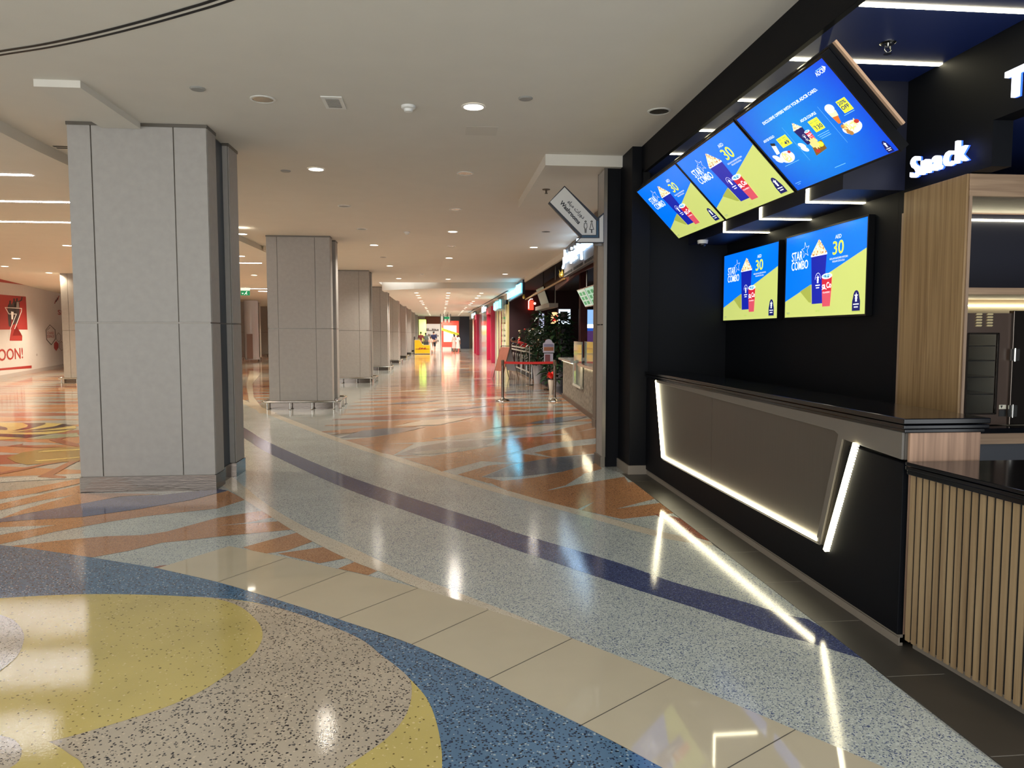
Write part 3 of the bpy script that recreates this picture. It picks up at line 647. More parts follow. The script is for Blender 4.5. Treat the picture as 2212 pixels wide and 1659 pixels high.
def cola_cup(g, x0, x1, y0, y1, l=5, txt=True):
    cx = (x0+x1)/2; w = x1-x0; tp = .12*w
    g.p([(x0+tp, y0), (x1-tp, y0), (x1-tp*.35, y0+(y1-y0)*.5), (x0+tp*.35, y0+(y1-y0)*.5)], PINK, l)
    g.p([(x0+tp*.35, y0+(y1-y0)*.5), (x1-tp*.35, y0+(y1-y0)*.5), (x1, y1), (x0, y1)], RED, l)
    g.p(ell(cx, y1, w*.52, w*.15), WHI, l+1); g.p(ell(cx, y1+.002, w*.42, w*.09), PAL, l+2)
    for k in range(5): g.p(ell(cx+w*(k-2)*.15, y1+w*.05*((k*7) % 3-1), w*.05, w*.035, k), BLK if k % 2 else WHI, l+3)
    if txt:
        g.t('ca Co', x0+.01, y0+(y1-y0)*.60, (y1-y0)*.20, w-.018, WHI, l+3, .03); g.line([(x0+.012, y0+(y1-y0)*.57), (x0+w*.3, y0+(y1-y0)*.60), (x0+w*.5, y0+(y1-y0)*.57)], .008, WHI, l+3)
        g.t('CLASSIC', x0+w*.14, y0+(y1-y0)*.44, (y1-y0)*.05, w*.7, WHI, l+3, .01)
def combo_art():
    g = G()
    g.p([(0, 0), (1.777, 0), (1.777, 1), (0, 1)], BLUE, 0); g.p([(0, 0), (1.777, 0), (1.777, .686), (0, .20)], LIME, 1)
    g.p([(.38, .31), (.64, .38), (.66, .16), (.60, .17)], LSH, 2)
    g.p([(.675, .146), (.935, .146), (.985, .713), (.632, .713)], BUCK, 3)
    g.p([(.628, .70), (.99, .70), (.992, .722), (.626, .722)], WHI, 4); popcorn(g, .808, .715, .345, .172, 5)
    star_logo(g, .80, .40, .145, 4, False); cola_cup(g, .893, 1.112, .107, .45, 8)
    g.t('STAR', .152, .69, .112, .27, WHI, 5, .008); g.t('COMBO', .152, .578, .105, .41, WHI, 5, .008)
    g.line(star_pts(.49, .80, .095, .04, rot=PI/2+.15), .0035, WHI, 3, True)
    g.t('AED', 1.155, .85, .042, .125, WHI, 4, 0); g.t('30', 1.11, .675, .15, .225, YEL, 5, .01)
    g.t('REGULAR FLAVOURED POPCORN', 1.05, .625, .02, .37, WHI, 4, 0); g.t('REGULAR COCA-COLA', 1.11, .592, .02, .25, WHI, 4, 0)
    star_logo(g, 1.605, .15, .15, 4)
    g.p([(1.53, .027), (1.69, .027), (1.69, .032), (1.53, .032)], LSH, 3)
    g.t('15/07/25', .76, .05, .02, .10, LSH, 3, 0)
    for k in range(4): g.p(ell(.05+.02*k, .055, .006, .008, 0, 8), BUCK if k % 2 else LSH, 3)
    g.p([(.04, .034), (.12, .034), (.12, .038), (.04, .038)], LSH, 3)
    return g
def bank_art():
    g = G()
    g.p([(0, 0), (1.777, 0), (1.777, 1), (0, 1)], DBL, 0)
    g.t('EXCLUSIVE OFFERS WITH YOUR ADCB CARD.', .365, .793, .032, 1.08, WHI, 5, .02)
    g.t('ADCB', 1.56, .893, .04, .135, WHI, 5, .01); g.p([(1.70, .90), (1.735, .925), (1.70, .95)], WHI, 4); g.p([(1.59, .938), (1.69, .938), (1.69, .944), (1.59, .944)], PAL, 4)
    g.t('ADCB SOLO', .13, .63, .028, .24, WHI, 5, .02); g.t('ADCB COUPLE', .915, .62, .028, .285, WHI, 5, .02)
    g.line([(.593, .25), (.593, .675)], .003, PAL, 3); g.line([(1.278, .25), (1.278, .67)], .003, PAL, 3)
    def tag_(x, y, w, h): g.p([(x, y), (x+w, y), (x+w, y+h), (x, y+h)], YEL, 4)
    tag_(.355, .487, .20, .115); g.t('49', .435, .50, .045, .095, NAVY, 6, .02); g.t('NOW', .465, .572, .014, .07, NAVY, 6, .01); g.t('WAS', .37, .572, .014, .06, NAVY, 6, .01); g.t('AED', .47, .552, .012, .05, NAVY, 6, 0); g.t('57', .375, .525, .022, .04, NAVY, 6, .01); g.line([(.45, .495), (.45, .595)], .003, NAVY, 6)
    tag_(1.0, .468, .165, .128); g.t('130', 1.045, .485, .045, .11, NAVY, 6, .02); g.t('NOW', 1.09, .562, .014, .06, NAVY, 6, .01); g.t('WAS', 1.01, .562, .014, .05, NAVY, 6, .01); g.t('AED', 1.09, .54, .012, .05, NAVY, 6, 0); g.t('170', 1.008, .515, .022, .045, NAVY, 6, .01); g.line([(1.075, .535), (1.075, .59)], .003, NAVY, 6)
    tag_(1.527, .497, .14, .128); g.t('20%', 1.535, .578, .035, .115, NAVY, 6, .02); g.t('OFF', 1.535, .528, .038, .115, NAVY, 6, .03); g.t('MEAL', 1.58, .51, .01, .05, NAVY, 6, 0)
    # solo: bottle, wraps on a plate
    g.p([(.165, .455), (.235, .455), (.27, .545), (.20, .565)], WHI, 4); g.p([(.20, .565), (.27, .545), (.285, .575), (.21, .597)], BLK, 5)
    g.p(ell(.30, .385, .135, .07), PLA, 4); g.p(ell(.12, .43, .06, .03, -.5), PLA, 5); g.p(ell(.13, .39, .06, .03, -.5), PLA, 5)
    for x, y, r in ((.26, .40, 1.2), (.32, .385, 1.9), (.30, .355, .2)): g.p(ell(x, y, .055, .026, r), FRI, 6); g.p(ell(x, y, .03, .01, r), PLA, 7)
    g.p(ell(.395, .425, .028, .016), SAU, 6)
    # couple: bucket, cola, chips
    g.p([(.745, .40), (.865, .40), (.875, .587), (.71, .587)], NAVY, 4); popcorn(g, .79, .585, .15, .075, 5, 4); star_logo(g, .80, .47, .06, 6, False)
    cola_cup(g, .845, .935, .405, .52, 6); g.p([(.79, .375), (.985, .385), (.965, .285), (.74, .262)], BRO, 5); g.p(ell(.93, .35, .045, .03), YEL, 6); g.p(ell(.82, .30, .04, .02), SAU, 6)
    g.p(star_pts(.86, .385, .075, .05, 9), FRI, 8); g.p(ell(.66, .42, .055, .03, -.5), PLA, 5); g.p(ell(.66, .375, .055, .03, -.5), PLA, 5)
    # drink and fries
    g.p([(1.36, .44), (1.40, .44), (1.455, .565), (1.335, .585)], ORA, 4); g.p([(1.345, .52), (1.44, .51), (1.455, .565), (1.335, .585)], POP, 5); g.p(ell(1.40, .60, .065, .045), PLA, 6)
    g.p(ell(1.48, .36, .14, .065), PLA, 5)
    r = random.Random(5)
    for k in range(22):
        g.p(ell(1.40+r.random()*.16, .345+r.random()*.06, .038, .007, r.random()*3, 8), FRI if k % 3 else POP, 6+k % 3)
    for x, y in ((1.385, .40), (1.40, .37), (1.40, .335), (1.42, .315)): g.p(ell(x, y, .03, .022), GOLD, 7)
    g.p(ell(1.585, .39, .035, .02), SAU, 8)
    for x, y, w in ((.14, .30, .30), (.98, .43, .2), (.99, .41, .18), (1.0, .39, .17), (1.50, .48, .16), (.85, .073, .19), (.064, .08, .12), (.09, .06, .06)): g.p([(x, y), (x+w, y), (x+w, y+.005), (x, y+.005)], PAL, 4)
    star_logo(g, 1.68, .07, .085, 4)
    return g
def bank_bg(c, r):
    """the advert's own backdrop: light blue in the middle of the artwork, deep blue at its rim"""
    m = bpy.data.materials.new('screen_blue_backdrop'); m.use_nodes = True; nt = m.node_tree; b = nt.nodes['Principled BSDF']; L = nt.links.new
    tc = nt.nodes.new('ShaderNodeTexCoord'); di = nt.nodes.new('ShaderNodeVectorMath'); di.operation = 'DISTANCE'; di.inputs[1].default_value = c
    L(tc.outputs['Object'], di.inputs[0])
    dv = nt.nodes.new('ShaderNodeMath'); dv.operation = 'DIVIDE'; dv.inputs[1].default_value = r; L(di.outputs['Value'], dv.inputs[0])
    cr = nt.nodes.new('ShaderNodeValToRGB'); cr.color_ramp.elements[0].color = lin((0, 156, 236)); cr.color_ramp.elements[1].color = lin((0, 62, 222)); L(dv.outputs[0], cr.inputs[0])
    L(cr.outputs[0], b.inputs['Emission Color']); b.inputs['Emission Strength'].default_value = SE; b.inputs['Base Color'].default_value = (0, .05, .3, 1); b.inputs['Roughness'].default_value = .25
    return m
art_combo, art_bank = combo_art(), bank_art()
def make_screen(art, o, u, n, w, h, label, group, thick=.05):
    """o = lower left corner seen from the front"""
    t = thing('menu_screen', label, 'screen', tuple(o), group)
    T = frame(o, u, n); T2 = T @ Matrix.Diagonal((w/(1.777*h), 1, 1, 1))
    b = B(); f = .013
    b.box((-f, -f, -thick), (w+f, h+f, -.004), 0, T)
    b.box((-f, -f, -.004), (0, h+f, .004), 0, T); b.box((w, -f, -.004), (w+f, h+f, .004), 0, T); b.box((0, -f, -.004), (w, 0, .004), 0, T); b.box((0, h, -.004), (w, h+f, .004), 0, T)
    b.obj('bezel', M['bezel'], t)
    b = B(); art.emit(b, T2, h); mm = list(SM)
    if art is art_bank: mm[DBL] = bank_bg(tuple((T2 @ Vector((.75*h, .52*h, 0)))-Vector(o)), w*.62)
    b.obj('display', mm, t)
    return t
# tilted row hanging under the front beam: top edge at x 2.0, lower edge at x 2.45
TX, TZ, BX, BZ = 2.0, 2.945, 2.445, 2.483
vv = Vector((BX-TX, 0, BZ-TZ)); hh = vv.length; nn = Vector((0, -1, 0)).cross(vv.normalized()*-1)
rowlab = ['tilted menu screen with blue bank card offers, nearest of the hanging row', 'tilted star combo menu screen in the middle of the hanging row', 'tilted star combo menu screen at the far end of the hanging row']
for k, (ya, yb) in enumerate(((4.885, 3.765), (6.15, 4.93), (7.41, 6.185))):
    make_screen(art_bank if k == 0 else art_combo, (BX, ya, BZ), (0, -1, 0), nn, ya-yb, hh, rowlab[k], 'tilted menu screens hanging over the counter')
for (ya, yb, z0, z1), lab in zip(((7.70, 6.42, 1.645, 2.335), (6.27, 5.03, 1.645, 2.34)), ('upright star combo screen on the black wall, left of the two', 'upright star combo screen on the black wall beside the oak panel')):
    make_screen(art_combo, (WX-.05, ya, z0), (0, -1, 0), (-1, 0, 0), ya-yb, z1-z0, lab, 'menu screens on the black back wall', .045)
# carrier box behind the tilted row, with its oak end strip
hs = thing('screen_carrier', 'black hanging carrier behind the tilted screens with an oak end strip', 'screen mount', (2.2, 5.5, 3.0))
vn = vv.normalized(); N3 = Vector(nn)
if N3.x > 0: N3 = -N3
O = Vector((TX, 0, TZ))
b = B()
def cb_box(b, s0, s1, d0, d1, y0, y1, mi=0):
    b.add([tuple(O+vn*s-N3*d+Vector((0, yy, 0))) for yy in (y0, y1) for s, d in ((s0, d0), (s1, d0), (s1, d1), (s0, d1))],
          [(0, 1, 2, 3), (7, 6, 5, 4), (0, 4, 5, 1), (1, 5, 6, 2), (2, 6, 7, 3), (3, 7, 4, 0)], mi)
cb_box(b, -.02, hh*.86, .055, .10, 3.755, 7.40); b.obj('housing', M['bezel'], hs)
b = B(); cb_box(b, -.02, hh*.86, .085, .10, 3.735, 3.755); b.obj('end_strip', mat('pale_oak', (206, 168, 138), .5), hs)
for yy in (4.3, 5.5, 6.8):
    b = B(); b.tube([(2.28, yy, 2.85), (2.28, yy, UZ-.002)], .018); b.obj('hanger', M['black'], hs)

# ================================================================ COLUMNS
COLW = 1.23
def make_column(x0, y0, label, rail, width=COLW, group='panelled stone columns of the hall'):
    """x0 left edge of the front face, y0 front face; runs back about a metre"""
    t = thing('column', label, 'column', (x0, y0, 0), group); t['kind'] = 'thing'
    x1 = x0+width; b = B()
    b.box((x0+.01, y0+.012, .15), (x1-.01, y0+.29, CEIL-.002)); b.box((x0+.02, y0+.29, .15), (x1-.055, y0+.66, CEIL-.002)); b.box((x0+.01, y0+.66, .15), (x1+.005, y0+1.0, CEIL-.002))
    b.obj('core', M['joint'], t)
    xs = [x0, x0+.205, x0+.935, x1]; g = .005
    for i in range(3):
        b = B()
        for z0, z1 in ((.155, 1.598), (1.612, CEIL-.03)): b.box((xs[i]+(g if i else 0), y0, z0), (xs[i+1]-(g if i < 2 else 0), y0+.012, z1))
        b.obj('front_panel', M['panel'], t, bevel=.002)
    for z0, z1 in ((.155, 1.598), (1.612, CEIL-.03)):
        b = B(); b.box((x1-.008, y0+.016, z0), (x1+.004, y0+.27, z1)); b.obj('side_panel', M['panel'], t)
        b = B(); b.box((x0-.004, y0+.016, z0), (x0+.008, y0+.98, z1)); b.obj('side_panel', M['panel'], t)
    b = B(); b.box((x1-.06, y0+.275, .15), (x1-.045, y0+.655, 1.60)); b.box((x1-.06, y0+.275, 1.61), (x1-.045, y0+.655, CEIL-.02)); b.obj('dark_glass_strip', M['glassgrey'], t)
    b = B()
    for z0, z1 in ((.155, 1.598), (1.612, CEIL-.03)): b.box((x1+.002, y0+.675, z0), (x1+.014, y0+.985, z1)); b.box((x1-.045, y0+.652, z0), (x1+.004, y0+.664, z1))
    b.obj('rear_panel', M['panel'], t)
    b = B(); b.prism([(x0-.006, y0-.006), (x1+.006, y0-.006), (x1+.006, y0+.29), (x1-.035, y0+.30), (x1-.035, y0+.64), (x1+.018, y0+.65), (x1+.018, y0+1.01), (x0-.006, y0+1.01)], 0, .15)
    b.obj('skirting', M['steel'], t)
    b = B(); b.box((x0-.008, y0-.004, CEIL-.03), (x1+.008, y0+.28, CEIL-.001)); b.box((x1-.045, y0+.65, CEIL-.03), (x1+.02, y0+1.0, CEIL-.001)); b.obj('head_trim', M['joint'], t)
    if rail:
        b = B(); m = .13; r = .10; z = .155
        cx = [(x0-m, y0-m), (x1+m+.02, y0-m), (x1+m+.02, y0+1.0+m), (x0-m, y0+1.0+m)]
        path = []
        for i, (ax, ay) in enumerate(cx):
            pcx = (1, 1), (-1, 1), (-1, -1), (1, -1); sx, sy = pcx[i]; c0 = (ax+sx*r, ay+sy*r); st = (PI, -PI/2, 0, PI/2)[i]
            for k in range(5): a = st+PI/2*k/4; path.append((c0[0]+r*math.cos(a), c0[1]+r*math.sin(a), z))
        path.append(path[0]); b.tube(path, .022, n=10); b.obj('bumper_rail', M['chrome'], t, smooth=True)
        for px_, py_ in ((x0-.02, y0-m), (x0+.42, y0-m), (x1-.38, y0-m), (x1+.04, y0-m), (x1+m+.02, y0+.06), (x1+m+.02, y0+.5), (x1+m+.02, y0+.95)):
            b = B(); b.tube([(px_, py_, 0), (px_, py_, z)], .011); b.lathe([(.03, 0), (.026, .012)], (px_, py_, 0), n=14); b.obj('rail_post', M['chrome'], t, smooth=True)
    return t
c0 = make_column(-3.39, 7.19, 'nearest and largest stone panelled column with steel skirting, left of centre', False)
c1 = make_column(-3.41, 14.95, 'second column of the row, first one ringed by a low bumper rail', True)
names = ['third', 'fourth', 'fifth', 'sixth', 'seventh', 'eighth', 'ninth']
for k, nm in enumerate(names):
    dup(c1, (-3.41, 14.95+7.85*(k+1), 0), nm+' column from the camera in the long receding row')
dup(c1, (-11.43, 23.47, 0), 'warm lit column at the left edge beside the white hoarding')
dup(c1, (-11.75, 43.3, 0), 'distant column seen through the gap, under the green exit sign')
dup(c1, (-12.45, 50.4, 0), 'most distant column seen through the gap right of the pale pillar')

# ================================================================ CEILING FITTINGS
def downlight(p, lit, label, group, r=.085):
    t = thing('downlight', label, 'downlight', tuple(p), group)
    b = B(); n = 26; z = p.z
    prof = [(r*1.22, -.001), (r*1.22, -.006), (r, -.008), (r, -.003)]
    vs = []; fs = []
    for rr, zz in prof:
        for k in range(n): vs.append((p.x+rr*math.cos(2*PI*k/n), p.y+rr*math.sin(2*PI*k/n), z+zz))
    for i in range(3):
        for k in range(n): fs.append((i*n+k, (i+1)*n+k, (i+1)*n+(k+1) % n, i*n+(k+1) % n))
    b.add(vs, fs); b.obj('trim_ring', M['white'], t, smooth=True)
    b = B()
    if lit: b.lathe([(r, -.006), (r, -.002)], p, n=26); b.obj('diffuser', M['lamp'], t)
    else: b.lathe([(r, -.005), (r, -.002)], p, n=26, mi=0); b.obj('reflector', mat('lamp_reflector', (150, 146, 136), .25, metal=.8), t)
    return t
Z1 = CEIL
LIT = [(.292, 6.40), (-1.448, 8.953), (.24, 14.08), (-1.435, 16.35), (.225, 18.92), (-1.43, 21.25), (2.088, 16.43), (2.09, 23.8), (.274, 26.2), (-1.45, 26.0)]  # last entry is an extra lamp, added to brighten the ceiling before the drop
OFF = [(-1.452, 6.371), (1.91, 6.373), (.308, 9.007), (-1.443, 11.464), (.243, 11.59), (1.996, 13.908), (-1.44, 13.9), (.24, 16.4), (-1.44, 18.9)]
lit_t = off_t = None
for x, y in LIT:
    if lit_t is None: lit_t = downlight(Vector((x, y, Z1)), True, 'lit round downlight glowing in the near hall ceiling', 'lit downlights in the near hall ceiling')
    else: dup(lit_t, (x, y, Z1))
for x, y in OFF:
    if off_t is None: off_t = downlight(Vector((x, y, Z1)), False, 'unlit round downlight with a bare reflector in the hall ceiling', 'unlit downlights in the hall ceiling')
    else: dup(off_t, (x, y, Z1))
FARL = []
for x in (-1.0, .33, 1.72):
    for y in (31, 33.1, 35.2, 38.7, 41, 43.3): FARL.append((x, y, 3.22))
    for y in (47.5, 50, 52.5, 56.5, 59, 62, 66, 69, 72): FARL.append((x, y, 3.30))
for x, y, z in FARL: dup(lit_t, (x, y, z), 'small lit downlight in the rows of the distant corridor ceiling', 'lit downlights of the distant corridor')
for px, py in ((145, 530), (35, 558), (106, 589), (10, 575), (523, 505), (521, 553), (549, 594)):
    p = onZ(px, py, 3.33); dup(lit_t, p, 'lit downlight in the lower ceiling of the left hall', 'lit downlights of the left hall')
for i, (a, c, lab) in enumerate((((-70, 376), (66, 377), 'shortest of the white linear lights left of the near column, nearest one'), ((-90, 434), (190, 436), 'middle white linear light left of the near column'), ((-80, 478), (200, 480), 'farthest white linear light left of the near column'),
                    ((505, 568), (564, 568), 'linear light in the gap between the two nearest columns'), ((532, 623.5), (600, 624), 'far linear light above the exit sign in the column gap'), ((558, 629), (600, 629.5), 'farthest short linear light in the column gap'))):
    A = onZ(*a, 3.33); C_ = onZ(*c, 3.33); A.y = C_.y = (A.y+C_.y)/2
    t = thing('linear_light', lab, 'ceiling light', tuple(A), 'linear lights of the left hall')
    b = B(); b.box((A.x, A.y-.035, 3.324), (C_.x, A.y+.035, 3.329)); b.obj('diffuser', M['ledc'], t)
for (px, py), lab in (((427, 191), 'flat round ceiling speaker above the near column'), ((1135, 212), 'flat round ceiling speaker right of the nearest lit downlight'), ((617, 369), 'flat round ceiling disc left of the second lit downlight')):
    p = onZ(px, py, Z1); t = thing('ceiling_speaker', lab, 'speaker', tuple(p))
    b = B(); b.lathe([(.05, -.012), (.06, -.004), (.06, 0)], p, n=24); b.obj('cover', mat('grey_disc', (150, 148, 142), .5), t, smooth=True)
for (px, py), lab in (((882, 229), 'white smoke detector near the front downlights'), ((879, 501), 'white smoke detector between the columns and downlights further back'), ((911, 591), 'small far smoke detector on the corridor ceiling')):
    p = onZ(px, py, Z1); t = thing('smoke_detector', lab, 'smoke detector', tuple(p))
    b = B(); b.lathe([(.045, -.028), (.06, -.02), (.062, 0)], p, n=22); b.obj('base', M['white'], t, smooth=True)
    b = B(); b.lathe([(.02, -.052), (.034, -.048), (.04, -.028)], p, n=18); b.obj('sensor', M['white'], t, smooth=True)
p = onZ(721, 221, Z1); t = thing('air_vent', 'small rectangular louvred vent in the near ceiling', 'vent', tuple(p))
b = B(); b.box((p.x-.085, p.y-.16, Z1-.008), (p.x+.085, p.y+.16, Z1-.001)); b.obj('frame', M['white'], t)
b = B()
for k in range(9): b.box((p.x-.055, p.y-.12+.027*k, Z1-.013), (p.x+.055, p.y-.107+.027*k, Z1-.008))
b.obj('louvre_panel', mat('vent_grey', (150, 146, 138), .5), t)
p = onZ(1180, 409, 3.32); t = thing('sprinkler', 'small dark sprinkler under the dropped ceiling box', 'sprinkler', tuple(p))
b = B(); b.lathe([(.05, -.006), (.05, 0)], p, n=18); b.lathe([(.012, -.05), (.012, -.006)], p, n=10); b.lathe([(.02, -.055), (.02, -.05)], p, n=12); b.obj('head', mat('bronze', (90, 78, 66), .4, metal=.6), t)
# curved twin slot diffuser
sl = [onZ(px, py, Z1) for px, py in ((-160, 140), (0, 114), (100, 98), (200, 77), (300, 52), (400, 24), (487, -3), (640, -60))]
t = thing('slot_diffuser', 'long curved twin slot air diffuser in the near ceiling', 'air diffuser', tuple(sl[1]))
pts = smooth_line([(p.x, p.y) for p in sl], 6)
def ribbon(pts, o0, o1, z, mi=0, b=None, zt=None):
    b = b or B(); a = offs(pts, o0); c = offs(pts, o1)
    for i in range(len(pts)-1):
        b.add([(a[i][0], a[i][1], z), (a[i+1][0], a[i+1][1], z), (c[i+1][0], c[i+1][1], z), (c[i][0], c[i][1], z)], [(0, 1, 2, 3)], mi)
    return b
for o0, o1 in ((-.038, -.012), (.012, .038)): ribbon(pts, o0, o1, Z1-.003).obj('slot', M['dark'], t)
ribbon(pts, -.011, .011, Z1-.004).obj('centre_bar', M['ceil'], t)
p = onZ(120, 318, 3.44); t = thing('slot_diffuser', 'short slot air diffuser beside the near column head', 'air diffuser', tuple(p))
b = B(); b.box((p.x, p.y-.06, Z1-.004), (p.x+.5, p.y-.03, Z1-.001)); b.box((p.x, p.y+.01, Z1-.004), (p.x+.5, p.y+.04, Z1-.001)); b.obj('slot', M['dark'], t)
# access panels
for (px, py, w, d), lab in (((1040, 283, .3, .3), 'flush square ceiling access panel behind the nearest lit downlight'),):
    p = onZ(px, py, Z1); t = thing('access_panel', lab, 'hatch', tuple(p)); b = B(); b.box((p.x-w/2, p.y-d/2, Z1-.002), (p.x+w/2, p.y+d/2, Z1-.0005)); b.obj('flap', mat('hatch_paint', (206, 200, 188), .9), t)

# ---------------------------------------------------------------- lamps' own light, and added spots without a fitting
def spot(x, y, z, e, size=150, r=.07, col=(1, .92, .80)):
    l = bpy.data.lights.new('lamp', 'SPOT'); l.energy = e; l.spot_size = math.radians(size); l.spot_blend = .6; l.shadow_soft_size = r; l.color = col
    o = bpy.data.objects.new('lamp', l); COL.objects.link(o); o.location = (x, y, z-.03); return o
for x, y in LIT: spot(x, y, Z1, 12 if y < 10 else 255, r=.05)
for x, y, z in FARL[::2]: spot(x, y, z, 620, r=.1, col=(1, .92, .82))
for x, y in ((-6, 9), (-9, 13), (-6, 17), (-10, 20), (-7, 26), (-12, 30), (-8, 36), (-8, 46), (-7, 58), (-11.5, 23.5), (-13.2, 29), (-11.2, 26)): spot(x, y, 3.33, 480 if y < 10 else 760, col=(1, .84, .60), r=.1)  # left hall spots away from its fittings; last three added to brighten the hoarding

# ================================================================ WASHROOMS SIGN
sg = thing('washrooms_sign', 'arrow shaped white washrooms sign projecting from the pale pier', 'sign', (1.6, 7.9, 2.8))
def yp(px, py, d=0): q = onY(px, py, 7.9); return (q.x, q.z)
def zoom6(x, y): return (1080+x/4.8794, 300+y/4.8794)
def sgp(pts, y0, y1, mi, b): b.prism([yp(*zoom6(*p)) for p in pts], y0, y1, 'xz', mi); return b
b = B(); sgp([(678, 496), (1040, 848), (1040, 1045), (850, 1045), (508, 678)], 7.885, 7.93, 0, b); sgp([(1028, 830), (1092, 778), (1092, 1098), (785, 1098), (850, 1035), (1040, 1035)], 7.88, 7.93, 0, b); b.obj('body', mat('sign_border', (20, 24, 34), .4), sg)
b = B(); b.box((1.70, 7.93, 2.50), (1.74, 8.10, 2.54)); b.box((1.70, 7.93, 2.70), (1.74, 8.10, 2.74)); b.box((1.70, 8.08, 2.48), (1.80, 8.12, 2.76)); b.obj('bracket', M['joint'], sg)
b = B(); sgp([(678, 512), (1008, 862), (1008, 1014), (862, 1014), (525, 668)], 7.880, 7.886, 0, b); sgp([(1044, 840), (1084, 802), (1084, 1090), (806, 1090), (846, 1050), (1044, 1050)], 7.875, 7.881, 0, b); b.obj('face', mat('sign_face', (196, 192, 184), .5), sg)
b = B(); sgp([(1014, 868), (1032, 868), (1032, 1040), (862, 1040), (862, 1022), (1014, 1022)], 7.878, 7.884, 0, b); b.obj('band', mat('teal_band', (20, 62, 84), .4), sg)
def sgtext(txt, c, ang, width, bold):
    me = text_mesh(txt, .1, bold, 0); ys = [v.co.y for v in me.vertices]; xs = [v.co.x for v in me.vertices]; mid = (max(ys)+min(ys))/2; k = width/(max(xs)-min(xs))
    x, z = yp(*zoom6(*c)); T = frame((x, 7.877, z), (math.cos(ang), 0, math.sin(ang)), (0, -1, 0)) @ Matrix.Diagonal((k, k, 1, 1)) @ Matrix.Translation((-(max(xs)+min(xs))/2, -mid, 0)); return B().mesh(me, T)
SK = mat('sign_ink', (22, 24, 32), .5)
sgtext('\uFEE9\uFE8E\uFEF4\uFEE3 \uFE95\uFE8D\uFEAD\uFEED\uFEA9', (797, 752), -.80, .245, .0015).obj('arabic_lettering', SK, sg)
sgtext('Washrooms', (737, 779), -.83, .305, .0035).obj('english_lettering', SK, sg)
b = B()
def sgline(pts, w, close=False):
    P = [Vector(yp(*zoom6(*p))) for p in pts]
    if close: P.append(P[0])
    for p_, q_ in zip(P[:-1], P[1:]):
        d = (q_-p_).normalized()*w/2; n = Vector((-d.y, d.x)); b.prism([tuple(p_-d+n), tuple(p_-d-n), tuple(q_+d-n), tuple(q_+d+n)], 7.876, 7.88, 'xz')
for cx in (898, 962): sgline([(cx+8*math.cos(a), 875+8*math.sin(a)) for a in [PI*k/4 for k in range(8)]], .005, True)
sgline([(884, 896), (912, 896), (914, 935), (906, 945), (904, 992)], .005); sgline([(884, 896), (882, 935), (890, 945), (892, 992)], .005); sgline([(898, 950), (898, 990)], .003)
sgline([(955, 896), (969, 896), (972, 920), (984, 958), (940, 958), (952, 920)], .005, True); sgline([(958, 962), (958, 992)], .005); sgline([(966, 962), (966, 992)], .005)
b.obj('pictograms', SK, sg)

# ================================================================ LEFT HALL
HP = Vector((-14.473, 25.592, 0)); HD = Vector((-2.636, 9.428, 0)).normalized(); HN = Vector((HD.y, -HD.x, 0))
hb = thing('hoarding', 'long white shop hoarding with red graphics in the left hall', 'hoarding', tuple(HP))
hb0 = HP-HD*6.5; hb1 = HP+HD*26
b = B(); b.add([tuple(q+HN*n+Vector((0, 0, z))) for z in (0, 3.329) for q, n in ((hb0, 0), (hb1, 0), (hb1, -.08), (hb0, -.08))], [(0, 1, 2, 3), (7, 6, 5, 4), (0, 4, 5, 1), (1, 5, 6, 2), (2, 6, 7, 3), (3, 7, 4, 0)])
b.obj('board', mat('hoarding_white', (196, 190, 190), .5, noise=.02), hb)
b = B(); b.add([tuple(q+HN*n+Vector((0, 0, z))) for z in (0, .14) for q, n in ((hb0, .012), (hb1, .012), (hb1, 0), (hb0, 0))], [(0, 1, 2, 3), (7, 6, 5, 4), (0, 4, 5, 1), (1, 5, 6, 2), (2, 6, 7, 3), (3, 7, 4, 0)])
b.obj('skirting', mat('hoarding_skirting', (170, 160, 158), .5), hb)
HM = [mat('print_red', (158, 48, 44), .5), mat('print_white', (232, 226, 224), .5), mat('print_dark', (58, 46, 48), .5), mat('print_grey', (150, 140, 138), .5)]
# reading direction: from the near (left) end towards the far end
def hq(x, y): q = onP(x/6.9125, 580+y/6.9125, HP, HN); return ((q-HP).dot(HD), q.z)
class HG:
    def __init__(s): s.b = B()
    def p(s, pts, mi, l=1):
        P = [hq(*p) for p in pts]; ar = sum(P[i][0]*P[(i+1) % len(P)][1]-P[(i+1) % len(P)][0]*P[i][1] for i in range(len(P)))
        if ar < 0: P = P[::-1]
        bm = bmesh.new(); f = bm.faces.new([bm.verts.new((u, v, 0)) for u, v in P]); bmesh.ops.triangulate(bm, faces=[f]); bm.verts.index_update()
        s.b.add([tuple(HP+HD*v.co.x+Vector((0, 0, v.co.y))+HN*(.002+.0015*l)) for v in bm.verts], [tuple(v.index for v in q.verts) for q in bm.faces], mi); bm.free(); return s
    def line(s, pts, w, mi, l=2, close=False):
        P = [Vector(q) for q in pts]
        if close: P.append(P[0])
        for a, c in zip(P[:-1], P[1:]):
            d = (c-a).normalized()*w*.5; n = Vector((-d.y, d.x)); s.p([tuple(a-d+n), tuple(a-d-n), tuple(c+d-n), tuple(c+d+n)], mi, l)
        return s
    def t(s, txt, c0, c1, h, mi, l=2, bold=.02):
        (u0, v0), (u1, _) = hq(*c0), hq(*c1); me = text_mesh(txt, 1.0, bold, 0, 'LEFT'); xs = [v.co.x for v in me.vertices]; ys = [v.co.y for v in me.vertices]
        hh_ = hq(c0[0], c0[1]-h)[1]-v0
        s.b.add([tuple(HP+HD*(u0+(v.co.x-min(xs))/(max(xs)-min(xs))*(u1-u0))+Vector((0, 0, v0+(v.co.y-min(ys))/(max(ys)-min(ys))*hh_))+HN*(.002+.0015*l)) for v in me.vertices], [tuple(p.vertices) for p in me.polygons], mi); return s
g = HG()
